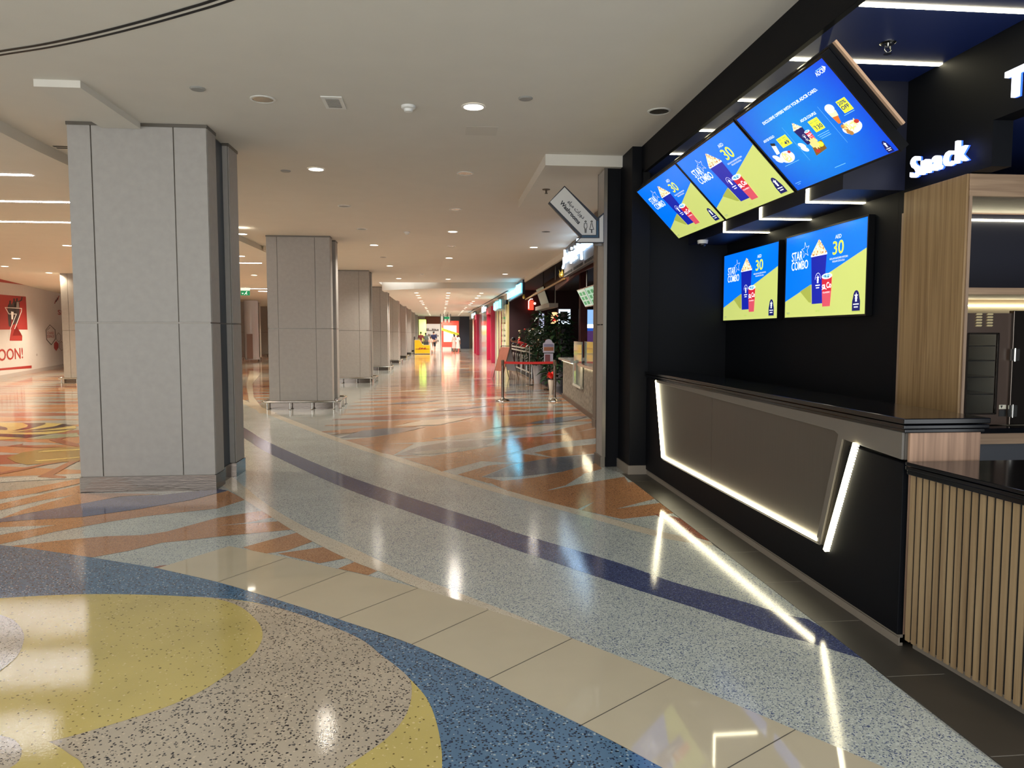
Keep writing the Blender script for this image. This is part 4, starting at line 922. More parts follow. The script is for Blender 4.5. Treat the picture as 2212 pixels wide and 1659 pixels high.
g.p([(-500, 80), (0, 150), (412, 203), (412, 252), (0, 203), (-500, 135)], 0)
g.p([(-400, 350), (0, 388), (385, 420), (410, 912), (0, 912), (-400, 912)], 0)
g.p([(-500, 1580), (0, 1492), (472, 1447), (472, 1488), (0, 1522), (-500, 1620)], 0)
g.t('SOON!', (-100, 1395), (345, 1380), 185, 0, 2, .012)
for cx, tp, w in ((148, 475, 34), (208, 445, 30), (250, 440, 40)):
    g.p([(cx-14, tp+8), (cx, tp), (cx+14, tp+8), (cx+12, tp+40), (cx+w, tp+80), (cx+w, tp+210), (cx+12, tp+390), (cx-20, tp+390), (cx-w, tp+210), (cx-w, tp+80), (cx-12, tp+40)], 2, 2)
g.line([(270, 500), (318, 470), (325, 432)], 18, 2, 3); g.p([(160, 640), (200, 650), (190, 760), (168, 760)], 1, 4); g.p([(245, 500), (275, 500), (280, 580), (240, 580)], 3, 4)
g.p([(180, 860), (240, 850), (180, 1005), (330, 1005), (328, 1078), (132, 1078)], 0, 3)
g.line([(72, 582), (128, 678), (240, 680), (150, 905), (132, 1078)], 9, 1, 5); g.line([(72, 582), (318, 596), (316, 640), (215, 900)], 9, 1, 5)
g.b.obj('coming_soon_print', HM, hb); g = HG()
g.line([(742, 842), (820, 915), (828, 1050), (765, 1138), (694, 1060), (686, 915)], 9, 2, 2, True); g.line([(705, 920), (745, 880)], 7, 2)
g.t('CHASE', (706, 982), (800, 982), 40, 0, 2, .01); g.t('DEALS!', (706, 1034), (806, 1034), 40, 0, 2, .01)
g.line([(872, 960), (905, 1000), (905, 1060), (878, 1100), (842, 1060), (840, 1000)], 5, 2, 2, True); g.p([(836, 1084), (872, 1122), (872, 1180), (840, 1232), (804, 1190), (804, 1120)], 0, 2)
g.line([(912, 1088), (950, 1120), (950, 1190), (922, 1226), (886, 1190), (886, 1120)], 5, 2, 2, True)
g.t('SI', (862, 690), (925, 690), 75, 0, 2, .02)
for k in range(3): g.line([(815+22*k, 520-25*k), (835+22*k, 470-30*k)], 12, 2 if k % 2 else 0)
g.p([(548, 1265), (560, 1290), (548, 1312), (538, 1290)], 3)
g.b.obj('hexagon_print', HM, hb)
# gap between the first two columns
q = onY(530, 633, 30); t = thing('exit_sign', 'green running man exit sign hanging in the column gap', 'exit sign', tuple(q))
b = B(); b.box((q.x-.17, 29.97, q.z-.09), (q.x+.17, 30.03, q.z+.09)); b.obj('panel', mat('exit_green', (18, 132, 84), emit=.7), t)
b = B(); b.box((q.x-.17, 29.96, q.z+.1), (q.x+.17, 30.04, q.z+.2)); b.tube([(q.x, 30, q.z+.2), (q.x, 30, 3.33)], .01); b.obj('housing', mat('exit_housing', (240, 240, 225), emit=.8), t)
b = B(); b.ball((q.x+.06, 29.965, q.z+.05), .018, sc=(1, .3, 1)); b.tube([(q.x+.05, 29.965, q.z+.03), (q.x+.02, 29.965, q.z-.02)], .015); b.tube([(q.x+.02, 29.965, q.z-.02), (q.x+.07, 29.965, q.z-.03), (q.x+.06, 29.965, q.z-.07)], .009); b.tube([(q.x+.02, 29.965, q.z-.02), (q.x-.03, 29.965, q.z-.06)], .009); b.prism([(q.x-.13, q.z), (q.x-.06, q.z+.0), (q.x-.095, q.z-.05)], 29.96, 29.969, 'xz'); b.obj('pictogram', mat('exit_white', (240, 250, 240), emit=1), t)
t = thing('cylinder_pillar', 'glossy white pillar with grey lower panel below the green exit sign', 'pillar', (-10.35, 41.5, 0))
b = B(); b.lathe([(.38, .1), (.38, 3.32)], (-10.35, 41.5, 0), n=28); b.obj('shaft', mat('gloss_white', (205, 205, 210), .15), t, smooth=True)
b = B(); b.box((-10.5, 41.05, .15), (-10.2, 41.12, 1.5)); b.obj('panel', mat('pillar_panel', (140, 112, 104), .4), t)
t = thing('lightbox', 'narrow blue lit poster visible right of the white pillar in the gap', 'lightbox', (-13.9, 56, 1.6))
b = B(); b.box((-14.6, 56, 0), (-13.6, 56.1, 3.2)); b.obj('frame', M['steel'], t)
b = B(); b.box((-14.55, 55.98, 1.35), (-13.65, 56, 3.15)); b.obj('poster', mat('poster_blue', (120, 160, 215), emit=1.1), t)
# ================================================================ RIGHT HAND SHOPS
def wedge(b, pts, mi=0): b.add(pts, [(0, 1, 2, 3), (7, 6, 5, 4), (0, 4, 5, 1), (1, 5, 6, 2), (2, 6, 7, 3), (3, 7, 4, 0)], mi)
FA, FB_ = Vector((2.56, 11.7, 0)), Vector((2.93, 19.0, 0)); FD = (FB_-FA).normalized(); FN = Vector((-FD.y, FD.x, 0))  # front plane of the cafe
def fp(s, d, z): return tuple(FA+FD*s+FN*-d+Vector((0, 0, z)))
MA = mat('maroon_timber', (70, 26, 26), .45, noise=.2); DM = mat('dark_maroon_wall', (44, 18, 22), .6)
b = B(); b.box((3.0, 32, 0), (8, 32.2, 3.4)); struct(b.obj('wall_cafe', DM))
b = B(); b.box((7.4, 8.45, 0), (7.6, 32, 3.4)); struct(b.obj('wall_cafe', mat('cafe_back_wall', (40, 32, 44), .6)))
b = B(); b.box((2.56, 11.25, 0), (7.4, 11.4, 3.4)); struct(b.obj('wall_cafe', DM))
b = B(); b.box((2.97, 8.45, 3.40), (7.6, 32, 3.5)); struct(b.obj('ceiling', mat('cafe_black_ceiling', (22, 18, 20), .7)))
b = B(); b.prism([(2.95, 15.2), (7.4, 15.2), (7.4, 32), (3.06, 32), (2.98, 19.0)], .001, .006); struct(b.obj('floor', mat('cafe_floor', (62, 62, 68), .18, noise=.1)))
b = B(); b.box((2.45, 11.42, 0), (2.56, 11.66, 3.42)); b.box((2.44, 11.4, 0), (2.57, 11.67, .14)); t = b.obj('door_post', mat('taupe_post', (106, 94, 84), .5)); tag(t, 'taupe square post at the near corner of the maroon cafe', 'post')
# sign board
t = thing('shop_sign', 'lit white arabic sign board over the maroon cafe front', 'sign', (2.66, 14.5, 2.85))
b = B(); wedge(b, [(2.66, 12.3, 2.80), (2.82, 16.7, 2.80), (2.90, 16.7, 2.80), (2.74, 12.3, 2.80), (2.66, 12.3, 3.41), (2.82, 16.7, 3.41), (2.90, 16.7, 3.41), (2.74, 12.3, 3.41)]); b.obj('board', mat('sign_board_grey', (92, 88, 88), .5), t)
sd = Vector((2.66-2.82, 12.3-16.7, 0)).normalized(); sn = Vector((sd.y, -sd.x, 0))
me = text_mesh('\uFEAD\uFE8E\uFE98\uFEB3 \uFEB0\uFEF4\uFEE8\uFEF3\uFE8E\uFE97 \uFEE2\uFECC\uFEC4\uFEE3', .5, .008, .02, 'LEFT')
xs = [v.co.x for v in me.vertices]; ys = [v.co.y for v in me.vertices]
b = B(); b.mesh(me, frame(Vector((2.82, 16.6, 2.91))+sn*.045, sd, sn) @ Matrix.Diagonal((4.1/(max(xs)-min(xs)), .46/(max(ys)-min(ys)), 1, 1)) @ Matrix.Translation((-min(xs), -min(ys), 0))); b.obj('lettering', mat('sign_letters', (196, 228, 255), emit=4), t)
b = B()
for k in range(26):
    if k % 9 != 8:
        for zz in (2.825,): c = Vector((2.82, 16.6, zz))+sd*(.16*k)+sn*.004; wedge(b, [tuple(c+sd*a+sn*d+Vector((0, 0, z))) for z in (0, .05) for a, d in ((0, 0), (.1, 0), (.1, .01), (0, .01))])
b.obj('small_print', M['dark'], t)
# cafe counter
t = thing('cafe_counter', 'stone clad cafe counter with glowing top edge and glass display', 'counter', (2.7, 14.5, 0))
def fbox(b, s0, s1, d0, d1, z0, z1, mi=0): wedge(b, [fp(s0, d0, z0), fp(s1, d0, z0), fp(s1, d1, z0), fp(s0, d1, z0), fp(s0, d0, z1), fp(s1, d0, z1), fp(s1, d1, z1), fp(s0, d1, z1)], mi)
# fp depth sign: positive d goes into the shop
b = B(); fbox(b, .2, 5.4, .04, .5, .1, .9)
st = mat('rough_stone_cladding', (122, 114, 102), .55, noise=.6, nscale=16, bump=1.0, bscale=26); b.obj('stone_front', st, t)
b = B(); fbox(b, .15, 5.45, .02, .5, 0, .1); b.obj('plinth', mat('brown_plinth', (84, 66, 54), .5), t)
b = B(); fbox(b, .1, 2.0, -.08, .5, .90, .945); b.obj('worktop', mat('pink_granite', (128, 98, 92), .15), t)
b = B(); fbox(b, 3.2, 5.5, -.06, .5, .90, .945); b.obj('worktop', mat('grey_granite', (150, 146, 138), .15), t)
b = B(); fbox(b, .2, 1.95, .015, .035, .872, .888); b.obj('light_strip', M['led'], t)
b = B(); fbox(b, 3.25, 5.4, .015, .035, .872, .888); b.obj('light_strip', mat('dim_led', (255, 236, 190), emit=5), t)
b = B(); fbox(b, .25, .62, .0, .04, .1, .87); b.obj('lattice_panel', mat('lattice_dark', (60, 48, 42), .5, noise=.5, nscale=10), t)
b = B(); fbox(b, 2.02, 3.15, .0, .02, .5, 1.35); fbox(b, .9, 2.0, .05, .06, .945, 1.36); b.obj('glass_guard', mat('greenish_glass', (205, 225, 215), .05, trans=.85), t)
b = B(); fbox(b, 2.0, 2.03, -.02, .02, .45, .9); fbox(b, 2.0, 3.18, -.02, .03, .45, .49); fbox(b, 3.15, 3.2, -.01, .4, .45, .9); b.obj('display_frame', mat('pale_frame', (196, 192, 178), .35), t)
t = thing('display_tray', 'pink tray box on the near end of the cafe counter', 'container', fp(1.3, .2, .945)); b = B(); fbox(b, .9, 1.9, .12, .45, .946, 1.25); b.obj('box', mat('pink_box', (170, 84, 92), .4), t, bevel=.01)
t = thing('paper_bag', 'tall tan paper bag on the cafe counter beside the pink box', 'bag', fp(.5, .2, .945)); b = B(); fbox(b, .4, .75, .1, .35, .946, 1.42); b.obj('bag', mat('tan_paper', (176, 140, 112), .7), t, bevel=.01)
# timber posts, roof
for s, d, w, lab in ((4.4, .95, .13, 'broad maroon timber post standing behind the cafe counter'), (8.1, .9, .1, 'slimmer maroon timber post behind the big plants')):
    x, y, _ = fp(s, d, 0); b = B(); b.box((x-w, y-w, 0), (x+w, y+w, 3.39)); tag(b.obj('timber_post', MA, bevel=.01), lab, 'post')
t = thing('eave_roof', 'brown mock roof eave with gold trim over the cafe front', 'roof', (2.95, 20, 2.9))
b = B(); wedge(b, [(2.90, 17.0, 2.80), (2.98, 25.5, 2.72), (3.02, 25.5, 2.70), (2.94, 17.0, 2.78), (3.5, 17.0, 3.37), (3.6, 25.5, 3.25), (3.62, 25.5, 3.2), (3.54, 17.0, 3.3)]); b.obj('tiled_slope', mat('brown_roof_tiles', (98, 62, 42), .6, noise=.3, nscale=20, stretch=(1, 6, 1)), t)
b = B(); b.tube([(2.88, 17.0, 2.79), (2.96, 25.5, 2.71)], .022); b.obj('gold_edge', mat('gold_paint', (170, 130, 70), .35, metal=.4), t)
b = B(); b.prism([(12.4, 2.78), (15.5, 2.80), (18.6, 2.60), (18.8, 2.72), (16.4, 3.0), (12.4, 3.2)], 2.93, 2.98, 'yz'); b.obj('gable_board', MA, t)
for (x, y, z), lab in (((2.86, 17.1, 2.86), 'gold dragon like ornament at the near end of the mock roof'), ((2.94, 25.6, 2.76), 'gold ornament at the far end of the mock roof')):
    t = thing('roof_ornament', lab, 'ornament', (x, y, z)); b = B(); r = random.Random(int(y))
    b.tube([(x, y, z), (x-.02, y+.12, z+.05), (x, y+.3, z+.02), (x, y+.42, z+.1)], [.03, .05, .045, .02], n=8)
    for k in range(9): b.tube([(x, y+.04*k, z+.03), (x+r.uniform(-.05, .05), y+.04*k+r.uniform(-.03, .06), z+.10+.08*r.random())], [.018, .003], n=6)
    b.ball((x-.02, y-.02, z+.02), .045, n=8); b.obj('ornament', mat('gold_leaf', (226, 196, 92), .3, metal=.5, emit=0), t)
# tilted cafe menu screens
def tiltpanel(x_t, z_t, x_b, z_b, ya, yb, rgb, e, name, label, cat='screen', blocks=True, grp=None):
    t = thing(name, label, cat, (x_b, ya, z_b), grp); v = Vector((x_b-x_t, 0, z_b-z_t)); h = v.length; n = Vector((0, -1, 0)).cross(v.normalized()*-1)
    T = frame((x_b, ya, z_b), (0, -1, 0), n); w = ya-yb; b = B(); b.box((-.02, -.02, -.04), (w+.02, h+.02, -.002), 0, T); b.obj('bezel', M['steel'], t)
    b = B(); b.box((0, 0, -.002), (w, h, .002), 0, T)
    if blocks:
        for k in range(6): b.box((w*.12+(k % 2)*w*.42, h*(.1+.28*(k//2)), .002), (w*.42+(k % 2)*w*.42, h*(.3+.28*(k//2)), .003), 1, T)
    if name == 'cafe_menu_screen': bb_ = B(); bb_.tube([((x_t+x_b)/2+.04, (ya+yb)/2, (z_t+z_b)/2), ((x_t+x_b)/2+.04, (ya+yb)/2, 3.399)], .012); bb_.obj('hanger', M['chrome'], t)
    else: bb_ = B(); bb_.tube([((x_t+x_b)/2+.04, (ya+yb)/2, (z_t+z_b)/2), ((x_t+x_b)/2+.04, (ya+yb)/2, 3.399)], .012); bb_.obj('hanger', M['dark'], t)
    b.obj('display', [mat(name+'_face%d' % int(ya*10), rgb, .4, emit=e), mat('menu_green', (70, 150, 100), emit=.5)], t); return t
tiltpanel(2.98, 2.44, 3.16, 2.10, 15.9, 15.1, (170, 190, 180), .6, 'cafe_menu_screen', 'left panel of the three tilted green menu screens over the cafe counter', grp='tilted green cafe menu screens')
tiltpanel(2.98, 2.44, 3.16, 2.10, 15.05, 14.25, (160, 205, 185), .6, 'cafe_menu_screen', 'middle panel of the three tilted green menu screens over the cafe counter', grp='tilted green cafe menu screens')
tiltpanel(2.98, 2.44, 3.16, 2.10, 14.2, 13.4, (160, 170, 210), .6, 'cafe_menu_screen', 'right bluish panel of the three tilted menu screens over the cafe counter', grp='tilted green cafe menu screens')
tiltpanel(2.95, 2.85, 3.10, 2.40, 22.6, 21.0, (120, 122, 112), .35, 'menu_board', 'pale grey unlit tilted menu panel under the mock roof', 'menu board', False)  # no lamp inside; a faint glow is put into the panel face
t = thing('canopy_beam', 'white beam lamp housing under the pale grey menu panel', 'canopy'); b = B(); b.box((3.0, 20.2, 2.24), (3.25, 23.2, 2.355)); b.obj('housing', mat('canopy_white', (150, 146, 138), .5), t)
b = B(); b.tube([(3.22, 20.5, 2.35), (3.22, 20.5, 3.4)], .015); b.obj('hanger', M['joint'], t)
# red neon shape sign, bowl lightbox
q = onY(1149, 657, 31.7); t = thing('neon_sign', 'small red glowing neon sign on the dark maroon wall', 'neon sign', tuple(q))
b = B(); b.box((q.x-.13, 31.75, q.z-.24), (q.x+.08, 31.998, q.z+.16)); b.obj('box', mat('neon_red', (255, 60, 40), emit=2.2), t)
b = B(); b.tube([(q.x-.14, 31.72, q.z-.2), (q.x-.14, 31.72, q.z+.14), (q.x-.06, 31.72, q.z+.22), (q.x+.04, 31.72, q.z+.22)], .02); b.ball((q.x+.13, 31.72, q.z+.03), .055); b.obj('tube', mat('neon_pink', (255, 190, 170), emit=3), t)
q = onY(1198, 687, 22.5); t = thing('food_lightbox', 'round topped glowing lightbox with red food picture behind the plants', 'lightbox', tuple(q))
b = B(); b.prism([(q.x-.1, q.z-.17), (q.x+.1, q.z-.17), (q.x+.1, q.z+.15), (q.x+.05, q.z+.18), (q.x-.05, q.z+.18), (q.x-.1, q.z+.15)], 22.5, 22.6, 'xz'); b.obj('face', mat('peach_light', (255, 196, 140), emit=1.6), t)
b = B(); r = random.Random(2)
for k in range(8): b.ball((q.x+r.uniform(-.06, .06), 22.49, q.z+r.uniform(-.08, .06)), .035, n=8, sc=(1, .3, 1))
b.obj('food_picture', mat('chilli_red', (220, 30, 34), emit=1.3), t); b = B(); b.tube([(q.x, 22.55, q.z+.18), (q.x, 22.55, 3.4)], .01); b.obj('rod', M['dark'], t)
# lit far shop inside
for (px0, py0, px1, py1, y, bands, lab) in ((1253, 669, 1289, 748, 27, [((150, 196, 250), 1.0, 0, .45), ((190, 220, 255), 1.2, .45, .58), ((245, 250, 255), 3.0, .40, .50), ((40, 90, 190), .9, .5, .58), ((96, 64, 120), .6, .58, 1)], 'bright pale blue lit stall front seen behind the cafe counter'),
    (1207, 668, 1232, 700, 28, [((220, 240, 255), 1.4, 0, 1)], 'white lit window frame between the two maroon posts'),
    (1165, 677, 1175, 745, 31.6, [((190, 196, 225), 1.0, 0, 1)], 'narrow pale lit panel behind the tall plants')):
    A = onY(px0, py0, y); C_ = onY(px1, py1, y); t = thing('lit_stall', lab, 'stall', (A.x, y, C_.z)); b = B(); b.box((A.x-.03, y+.01, C_.z-.03), (C_.x+.03, y+.12, A.z+.03)); b.box((A.x, y+.02, 0), (C_.x, y+.1, C_.z)); b.obj('frame', mat('stall_frame', (90, 86, 100), .5), t)
    b = B(); ms = []
    for i, (rgb, e, f0, f1) in enumerate(bands):
        zt = A.z+(C_.z-A.z)*f0; zb = A.z+(C_.z-A.z)*f1; b.box((A.x, y-.004*i, zb), (C_.x, y+.01, zt), i); ms.append(mat('stall_%d_%d_%d' % rgb, rgb, emit=e))
    b.obj('lit_face', ms, t)
q = onY(1218, 682, 27.9); b = B(); b.box((q.x-.14, 27.85, q.z-.2), (q.x+.14, 27.95, q.z+.16)); tag(b.obj('picture_panel', mat('grey_panel', (112, 108, 104), .5)), 'grey panel inside the white lit window frame', 'panel')

# ---------------------------------------------------------------- plants
def leaf(b, p, d, L, w, mi=0, droop=.3):
    p = Vector(p); d = Vector(d).normalized(); s = d.cross(Vector((0, 0, 1)));
    if s.length < .1: s = Vector((1, 0, 0))
    s.normalize(); a = p; m_ = p+d*L*.5; e = p+d*L-Vector((0, 0, L*droop))
    b.add([tuple(a), tuple(m_+s*w*.5), tuple(e), tuple(m_-s*w*.5)], [(0, 1, 2, 3)], mi)
def plant(x, y, z0, h, rad, n, lab, seed, pot=None, L=.22, flowers=False, cat='plant'):
    r = random.Random(seed); t = thing('potted_plant', lab, cat, (x, y, 0))
    if pot:
        pr, ph, rgb = pot; b = B(); b.lathe([(pr*.68, 0), (pr*.95, ph*.9), (pr, ph), (pr*.86, ph), (pr*.84, ph-.04)], (x, y, 0), n=22); b.obj('pot', mat('pot_%d' % rgb[0], rgb, .45), t, smooth=True)
        b = B()
        for k in range(4): b.tube([(x, y, ph-.04), (x+r.uniform(-.05, .05), y+r.uniform(-.05, .05), z0+h*.5), (x+r.uniform(-.14, .14), y+r.uniform(-.14, .14), z0+h*.8)], [.014, .01, .006], n=6)
        b.obj('stem', mat('brown_stem', (96, 76, 52), .7), t)
    b = B()
    for k in range(n):
        a = r.random()*2*PI; v = r.random(); rr = rad*math.sqrt(r.random())*(1-.35*abs(v-.5)); px_, py_ = x+rr*math.cos(a), y+rr*math.sin(a)
        leaf(b, (px_, py_, max(.03, z0+v*h)), (math.cos(a)+r.uniform(-.6, .6), math.sin(a)+r.uniform(-.6, .6), r.uniform(-.3, .7)), L*r.uniform(.6, 1.2), L*.34, k % 2, r.uniform(.1, .5))
    b.obj('foliage', [mat('leaf_green', (42, 74, 40), .45), mat('leaf_dark', (24, 48, 32), .5)], t)
    if flowers:
        for mi, (nm, rgb) in enumerate((('red', (196, 60, 46)), ('cream', (214, 190, 150)))):
            b = B()
            for k in range(9): a = r.random()*2*PI; b.ball((x+rad*.95*math.cos(a), y+rad*.95*math.sin(a), z0+r.random()*h), r.uniform(.035, .075), n=7, sc=(1, 1, .7))
            b.obj('blossoms', mat('blossom_'+nm, rgb, .6), t)
    return t
plant(2.93, 22.0, .55, 1.1, .32, 420, 'large leafy plant in a pale round planter beside the belt barrier', 11, (.17, .56, (176, 172, 176)))
plant(3.36, 20.75, .55, 1.5, .34, 420, 'tall bushy plant with long leaves right behind the belt barrier', 12, (.16, .5, (150, 146, 150)), .30)
plant(3.35, 23.4, .5, 1.7, .40, 420, 'tall dark plant rising between the two maroon posts', 13, (.2, .5, (120, 116, 116)), .28)
plant(2.90, 18.9, .25, .45, .2, 90, 'low broad leafed plant in a white tub beside the bow vase', 14, (.12, .3, (190, 188, 186)), .26)
for k, (y, lab) in enumerate(((25.2, 'flowering hedge clump behind the railing, nearest the planters'), (26.8, 'flowering hedge clump behind the middle of the railing'), (28.0, 'flowering hedge clump behind the far half of the railing'), (31.3, 'flowering hedge clump at the far end of the railing'))):
    plant(3.62, y, .3, 1.4, .27, 420, lab, 20+k, (.2, .34, (74, 52, 46)), .17, True)
# bow vase
t = thing('bow_vase', 'tall cream vase topped with a shiny red ribbon bow', 'vase', (2.74, 18.05, 0))
b = B(); b.lathe([(.035, 0), (.05, .05), (.075, .33), (.06, .36)], (2.74, 18.05, 0), n=18); b.obj('vase', mat('cream_vase', (196, 182, 166), .35), t, smooth=True)
b = B(); r = random.Random(9)
for k in range(16):
    a = r.random()*2*PI; e = r.uniform(-.4, 1.2); d = Vector((math.cos(a)*math.cos(e), math.sin(a)*math.cos(e), math.sin(e))); c = Vector((2.74, 18.05, .45)); s = d.cross(Vector((0, 0, 1))).normalized()*.03
    b.add([tuple(c-s), tuple(c+d*.08-s*1.4+Vector((0, 0, .02))), tuple(c+d*.14), tuple(c+d*.08+s*1.4-Vector((0, 0, .02))), tuple(c+s)], [(0, 1, 2, 3, 4)])
b.ball((2.74, 18.05, .45), .07, n=8); b.obj('ribbon_bow', mat('red_ribbon', (226, 44, 30), .25), t)
# menu stand
q = onY(1185, 748, 19.4); t = thing('menu_stand', 'white arched menu stand with two notice panels among the plants', 'notice stand', (q.x, 19.4, 0))
b = B(); b.prism([(q.x-.15, q.z-.17), (q.x+.15, q.z-.17), (q.x+.15, q.z+.08)]+[(q.x+.1*math.cos(a), q.z+.1+.09*math.sin(a)) for a in [PI*k/8 for k in range(9)]]+[(q.x-.15, q.z+.08)], 19.38, 19.41, 'xz'); b.obj('upper_panel', mat('notice_lilac', (176, 172, 190), .5), t)
b = B(); b.box((q.x-.13, 19.375, q.z-.12), (q.x+.13, 19.379, q.z-.02)); b.obj('printed_strip', mat('print_orange', (150, 96, 70), .5), t)
b = B(); b.box((q.x-.13, 19.375, q.z), (q.x+.13, 19.379, q.z+.02)); b.box((q.x-.13, 19.375, q.z+.04), (q.x+.12, 19.379, q.z+.055)); b.obj('print_lines', mat('print_violet', (84, 80, 120), .5), t)
b = B(); b.box((q.x-.12, 19.38, q.z-.43), (q.x+.12, 19.41, q.z-.19)); b.obj('lower_panel', mat('notice_lilac'), t)
b = B(); b.box((q.x-.10, 19.375, q.z-.41), (q.x+.04, 19.379, q.z-.22)); b.obj('picture', mat('print_plum', (120, 70, 76), .5), t)
b = B(); b.tube([(q.x, 19.43, .02), (q.x, 19.43, q.z)], .014); b.lathe([(.14, 0), (.13, .02)], (q.x, 19.43, .006), n=20); b.obj('pole', M['steel'], t)
b = B(); b.tube([(q.x-.28, 21.3, .02), (q.x-.28, 21.3, 1.15)], .016); b.lathe([(.12, 0), (.11, .02)], (q.x-.28, 21.3, .0), n=20); tag(b.obj('pole_stand', M['steel']), 'bare steel pole on a round foot beside the pale planter', 'pole')
# railing
t = thing('railing', 'low steel railing with twin top rails around the cafe seating', 'railing', (3.05, 28, 0))
for y in (24.6, 26.2, 27.9, 29.7, 31.6):
    b = B(); b.tube([(3.07, y, .006), (3.07, y, 1.05), (3.12, y, 1.09), (3.2, y, 1.09)], .02, n=8); b.obj('post', M['chrome'], t, smooth=True)
for z in (.98, .86, .16):
    b = B(); b.box((3.055, 24.6, z-.025), (3.085, 31.6, z+.025)); b.obj('rail', mat('pale_rail', (150, 146, 140), .35), t)
b = B(); b.box((3.06, 24.6, .006), (3.08, 31.6, .10)); b.obj('kick_board', M['dark'], t)
for k in range(8):
    y = 25.0+.85*k; b = B(); b.tube([(3.07, y, .18), (3.07, y, .62)], .012, n=6); b.tube([(3.07, y-.14, .72), (3.07, y, .60), (3.07, y+.14, .72)], .012, n=6); b.obj('baluster', mat('pale_rail'), t)
# belt barrier
def stanchion(x, y, lab):
    t = thing('stanchion', lab, 'stanchion', (x, y, 0), 'belt barrier posts')
    b = B(); b.lathe([(.155, 0), (.155, .012), (.13, .03), (.05, .055), (.034, .08)], (x, y, 0), n=32); b.obj('base', M['chrome'], t, smooth=True)
    b = B(); b.lathe([(.031, .06), (.031, .86), (.033, .88), (.026, .92)], (x, y, 0), n=22); b.obj('post', M['steel'], t, smooth=True)
    b = B(); b.lathe([(.036, .80), (.036, .91), (.03, .92)], (x, y, 0), n=22); b.obj('belt_head', mat('brown_head', (84, 66, 52), .4), t, smooth=True); return t
stanchion(1.375, 16.3, 'left steel post of the red belt barrier'); stanchion(2.535, 16.2, 'right steel post of the red belt barrier')
b = B(); n = 16
for k in range(n):
    x0, x1 = 1.411+1.088*k/n, 1.411+1.088*(k+1)/n; s0 = .010*math.sin(PI*k/n); s1 = .010*math.sin(PI*(k+1)/n); y0, y1 = 16.3-.1*k/n, 16.3-.1*(k+1)/n
    b.add([(x0, y0-.003, .835-s0), (x1, y1-.003, .835-s1), (x1, y1-.003, .888-s1), (x0, y0-.003, .888-s0)], [(0, 1, 2, 3)]); b.add([(x0, y0+.003, .835-s0), (x1, y1+.003, .835-s1), (x1, y1+.003, .888-s1), (x0, y0+.003, .888-s0)], [(3, 2, 1, 0)])
tag(b.obj('barrier_belt', mat('red_webbing', (200, 40, 34), .6)), 'red retractable belt stretched between the two steel posts', 'belt')
# A-frame board
t = thing('a_frame_sign', 'folding A-frame board with brownish poster beside the railing', 'sign board', (2.15, 24.3, 0))
top = Vector((2.15, 24.3, 1.10))
for sx, nm, m_ in ((-1, 'poster_leaf', mat('brown_poster', (172, 104, 84), .4, noise=.12, nscale=4)), (1, 'rear_leaf', mat('grey_leaf', (150, 156, 168), .4))):
    u = Vector((sx*.33, 0, -1.10)).normalized()
    b = B()
    for yy in (-.28, .28): b.tube([top+Vector((0, yy, 0)), top+u*1.148+Vector((0, yy, 0))], .012, n=6)
    b.tube([top+Vector((0, -.28, 0)), top+Vector((0, .28, 0))], .014, n=6); b.obj('leg_frame', mat('brown_frame', (96, 82, 70), .4, metal=.4), t)
    b = B(); nn_ = Vector((sx*1.0, 0, .3)).normalized()
    wedge(b, [tuple(top+u*a+Vector((0, yy, 0))+nn_*d) for d in (-.006, .012) for a, yy in ((.04, -.26), (.04, .26), (.86, .26), (.86, -.26))]); b.obj(nm, m_, t)
b = B(); b.tube([top+Vector((-.17, -.28, -.55)), top+Vector((.17, -.28, -.55))], .006, n=6); b.obj('stay_bar', M['dark'], t); t.rotation_euler.z = .5

# ================================================================ DISTANT CORRIDOR
b = B(); b.box((2.95, 32.2, 3.0), (8, 78, 3.5)); struct(b.obj('ceiling', M['ceil']))
b = B(); b.box((7.9, 32.2, 0), (8, 78, 3.0)); struct(b.obj('wall_shops', mat('cream_shop_wall', (224, 212, 176), .7)))
b = B(); b.box((2.96, 37.4, 0), (7.9, 37.6, 3.0)); struct(b.obj('wall_shops', mat('cream_shop_wall')))
# neighbour sign lightbox, dark surround
t = thing('shop_sign', 'cyan lit shop sign in a dark frame high beside the mock roof', 'sign', (2.9, 28, 2.9))
b = B(); wedge(b, [(2.84, 25.4, 2.88), (2.92, 31.6, 2.88), (3.0, 31.6, 2.88), (2.92, 25.4, 2.88), (2.84, 25.4, 3.39), (2.92, 31.6, 3.39), (3.0, 31.6, 3.39), (2.92, 25.4, 3.39)]); b.obj('frame', mat('navy_frame', (34, 38, 60), .3), t)
b = B(); r = random.Random(4)
for k in range(9):
    y = 31.0-.60*k; hgt = r.uniform(.24, .36); wedge(b, [(2.81, y, 2.96), (2.81, y-.46, 2.96), (2.83, y-.46, 2.96), (2.83, y, 2.96), (2.81, y, 2.96+hgt), (2.81, y-.46, 2.96+hgt), (2.83, y-.46, 2.96+hgt), (2.83, y, 2.96+hgt)])
b.obj('lit_strokes', mat('cyan_light', (110, 214, 255), emit=5), t)
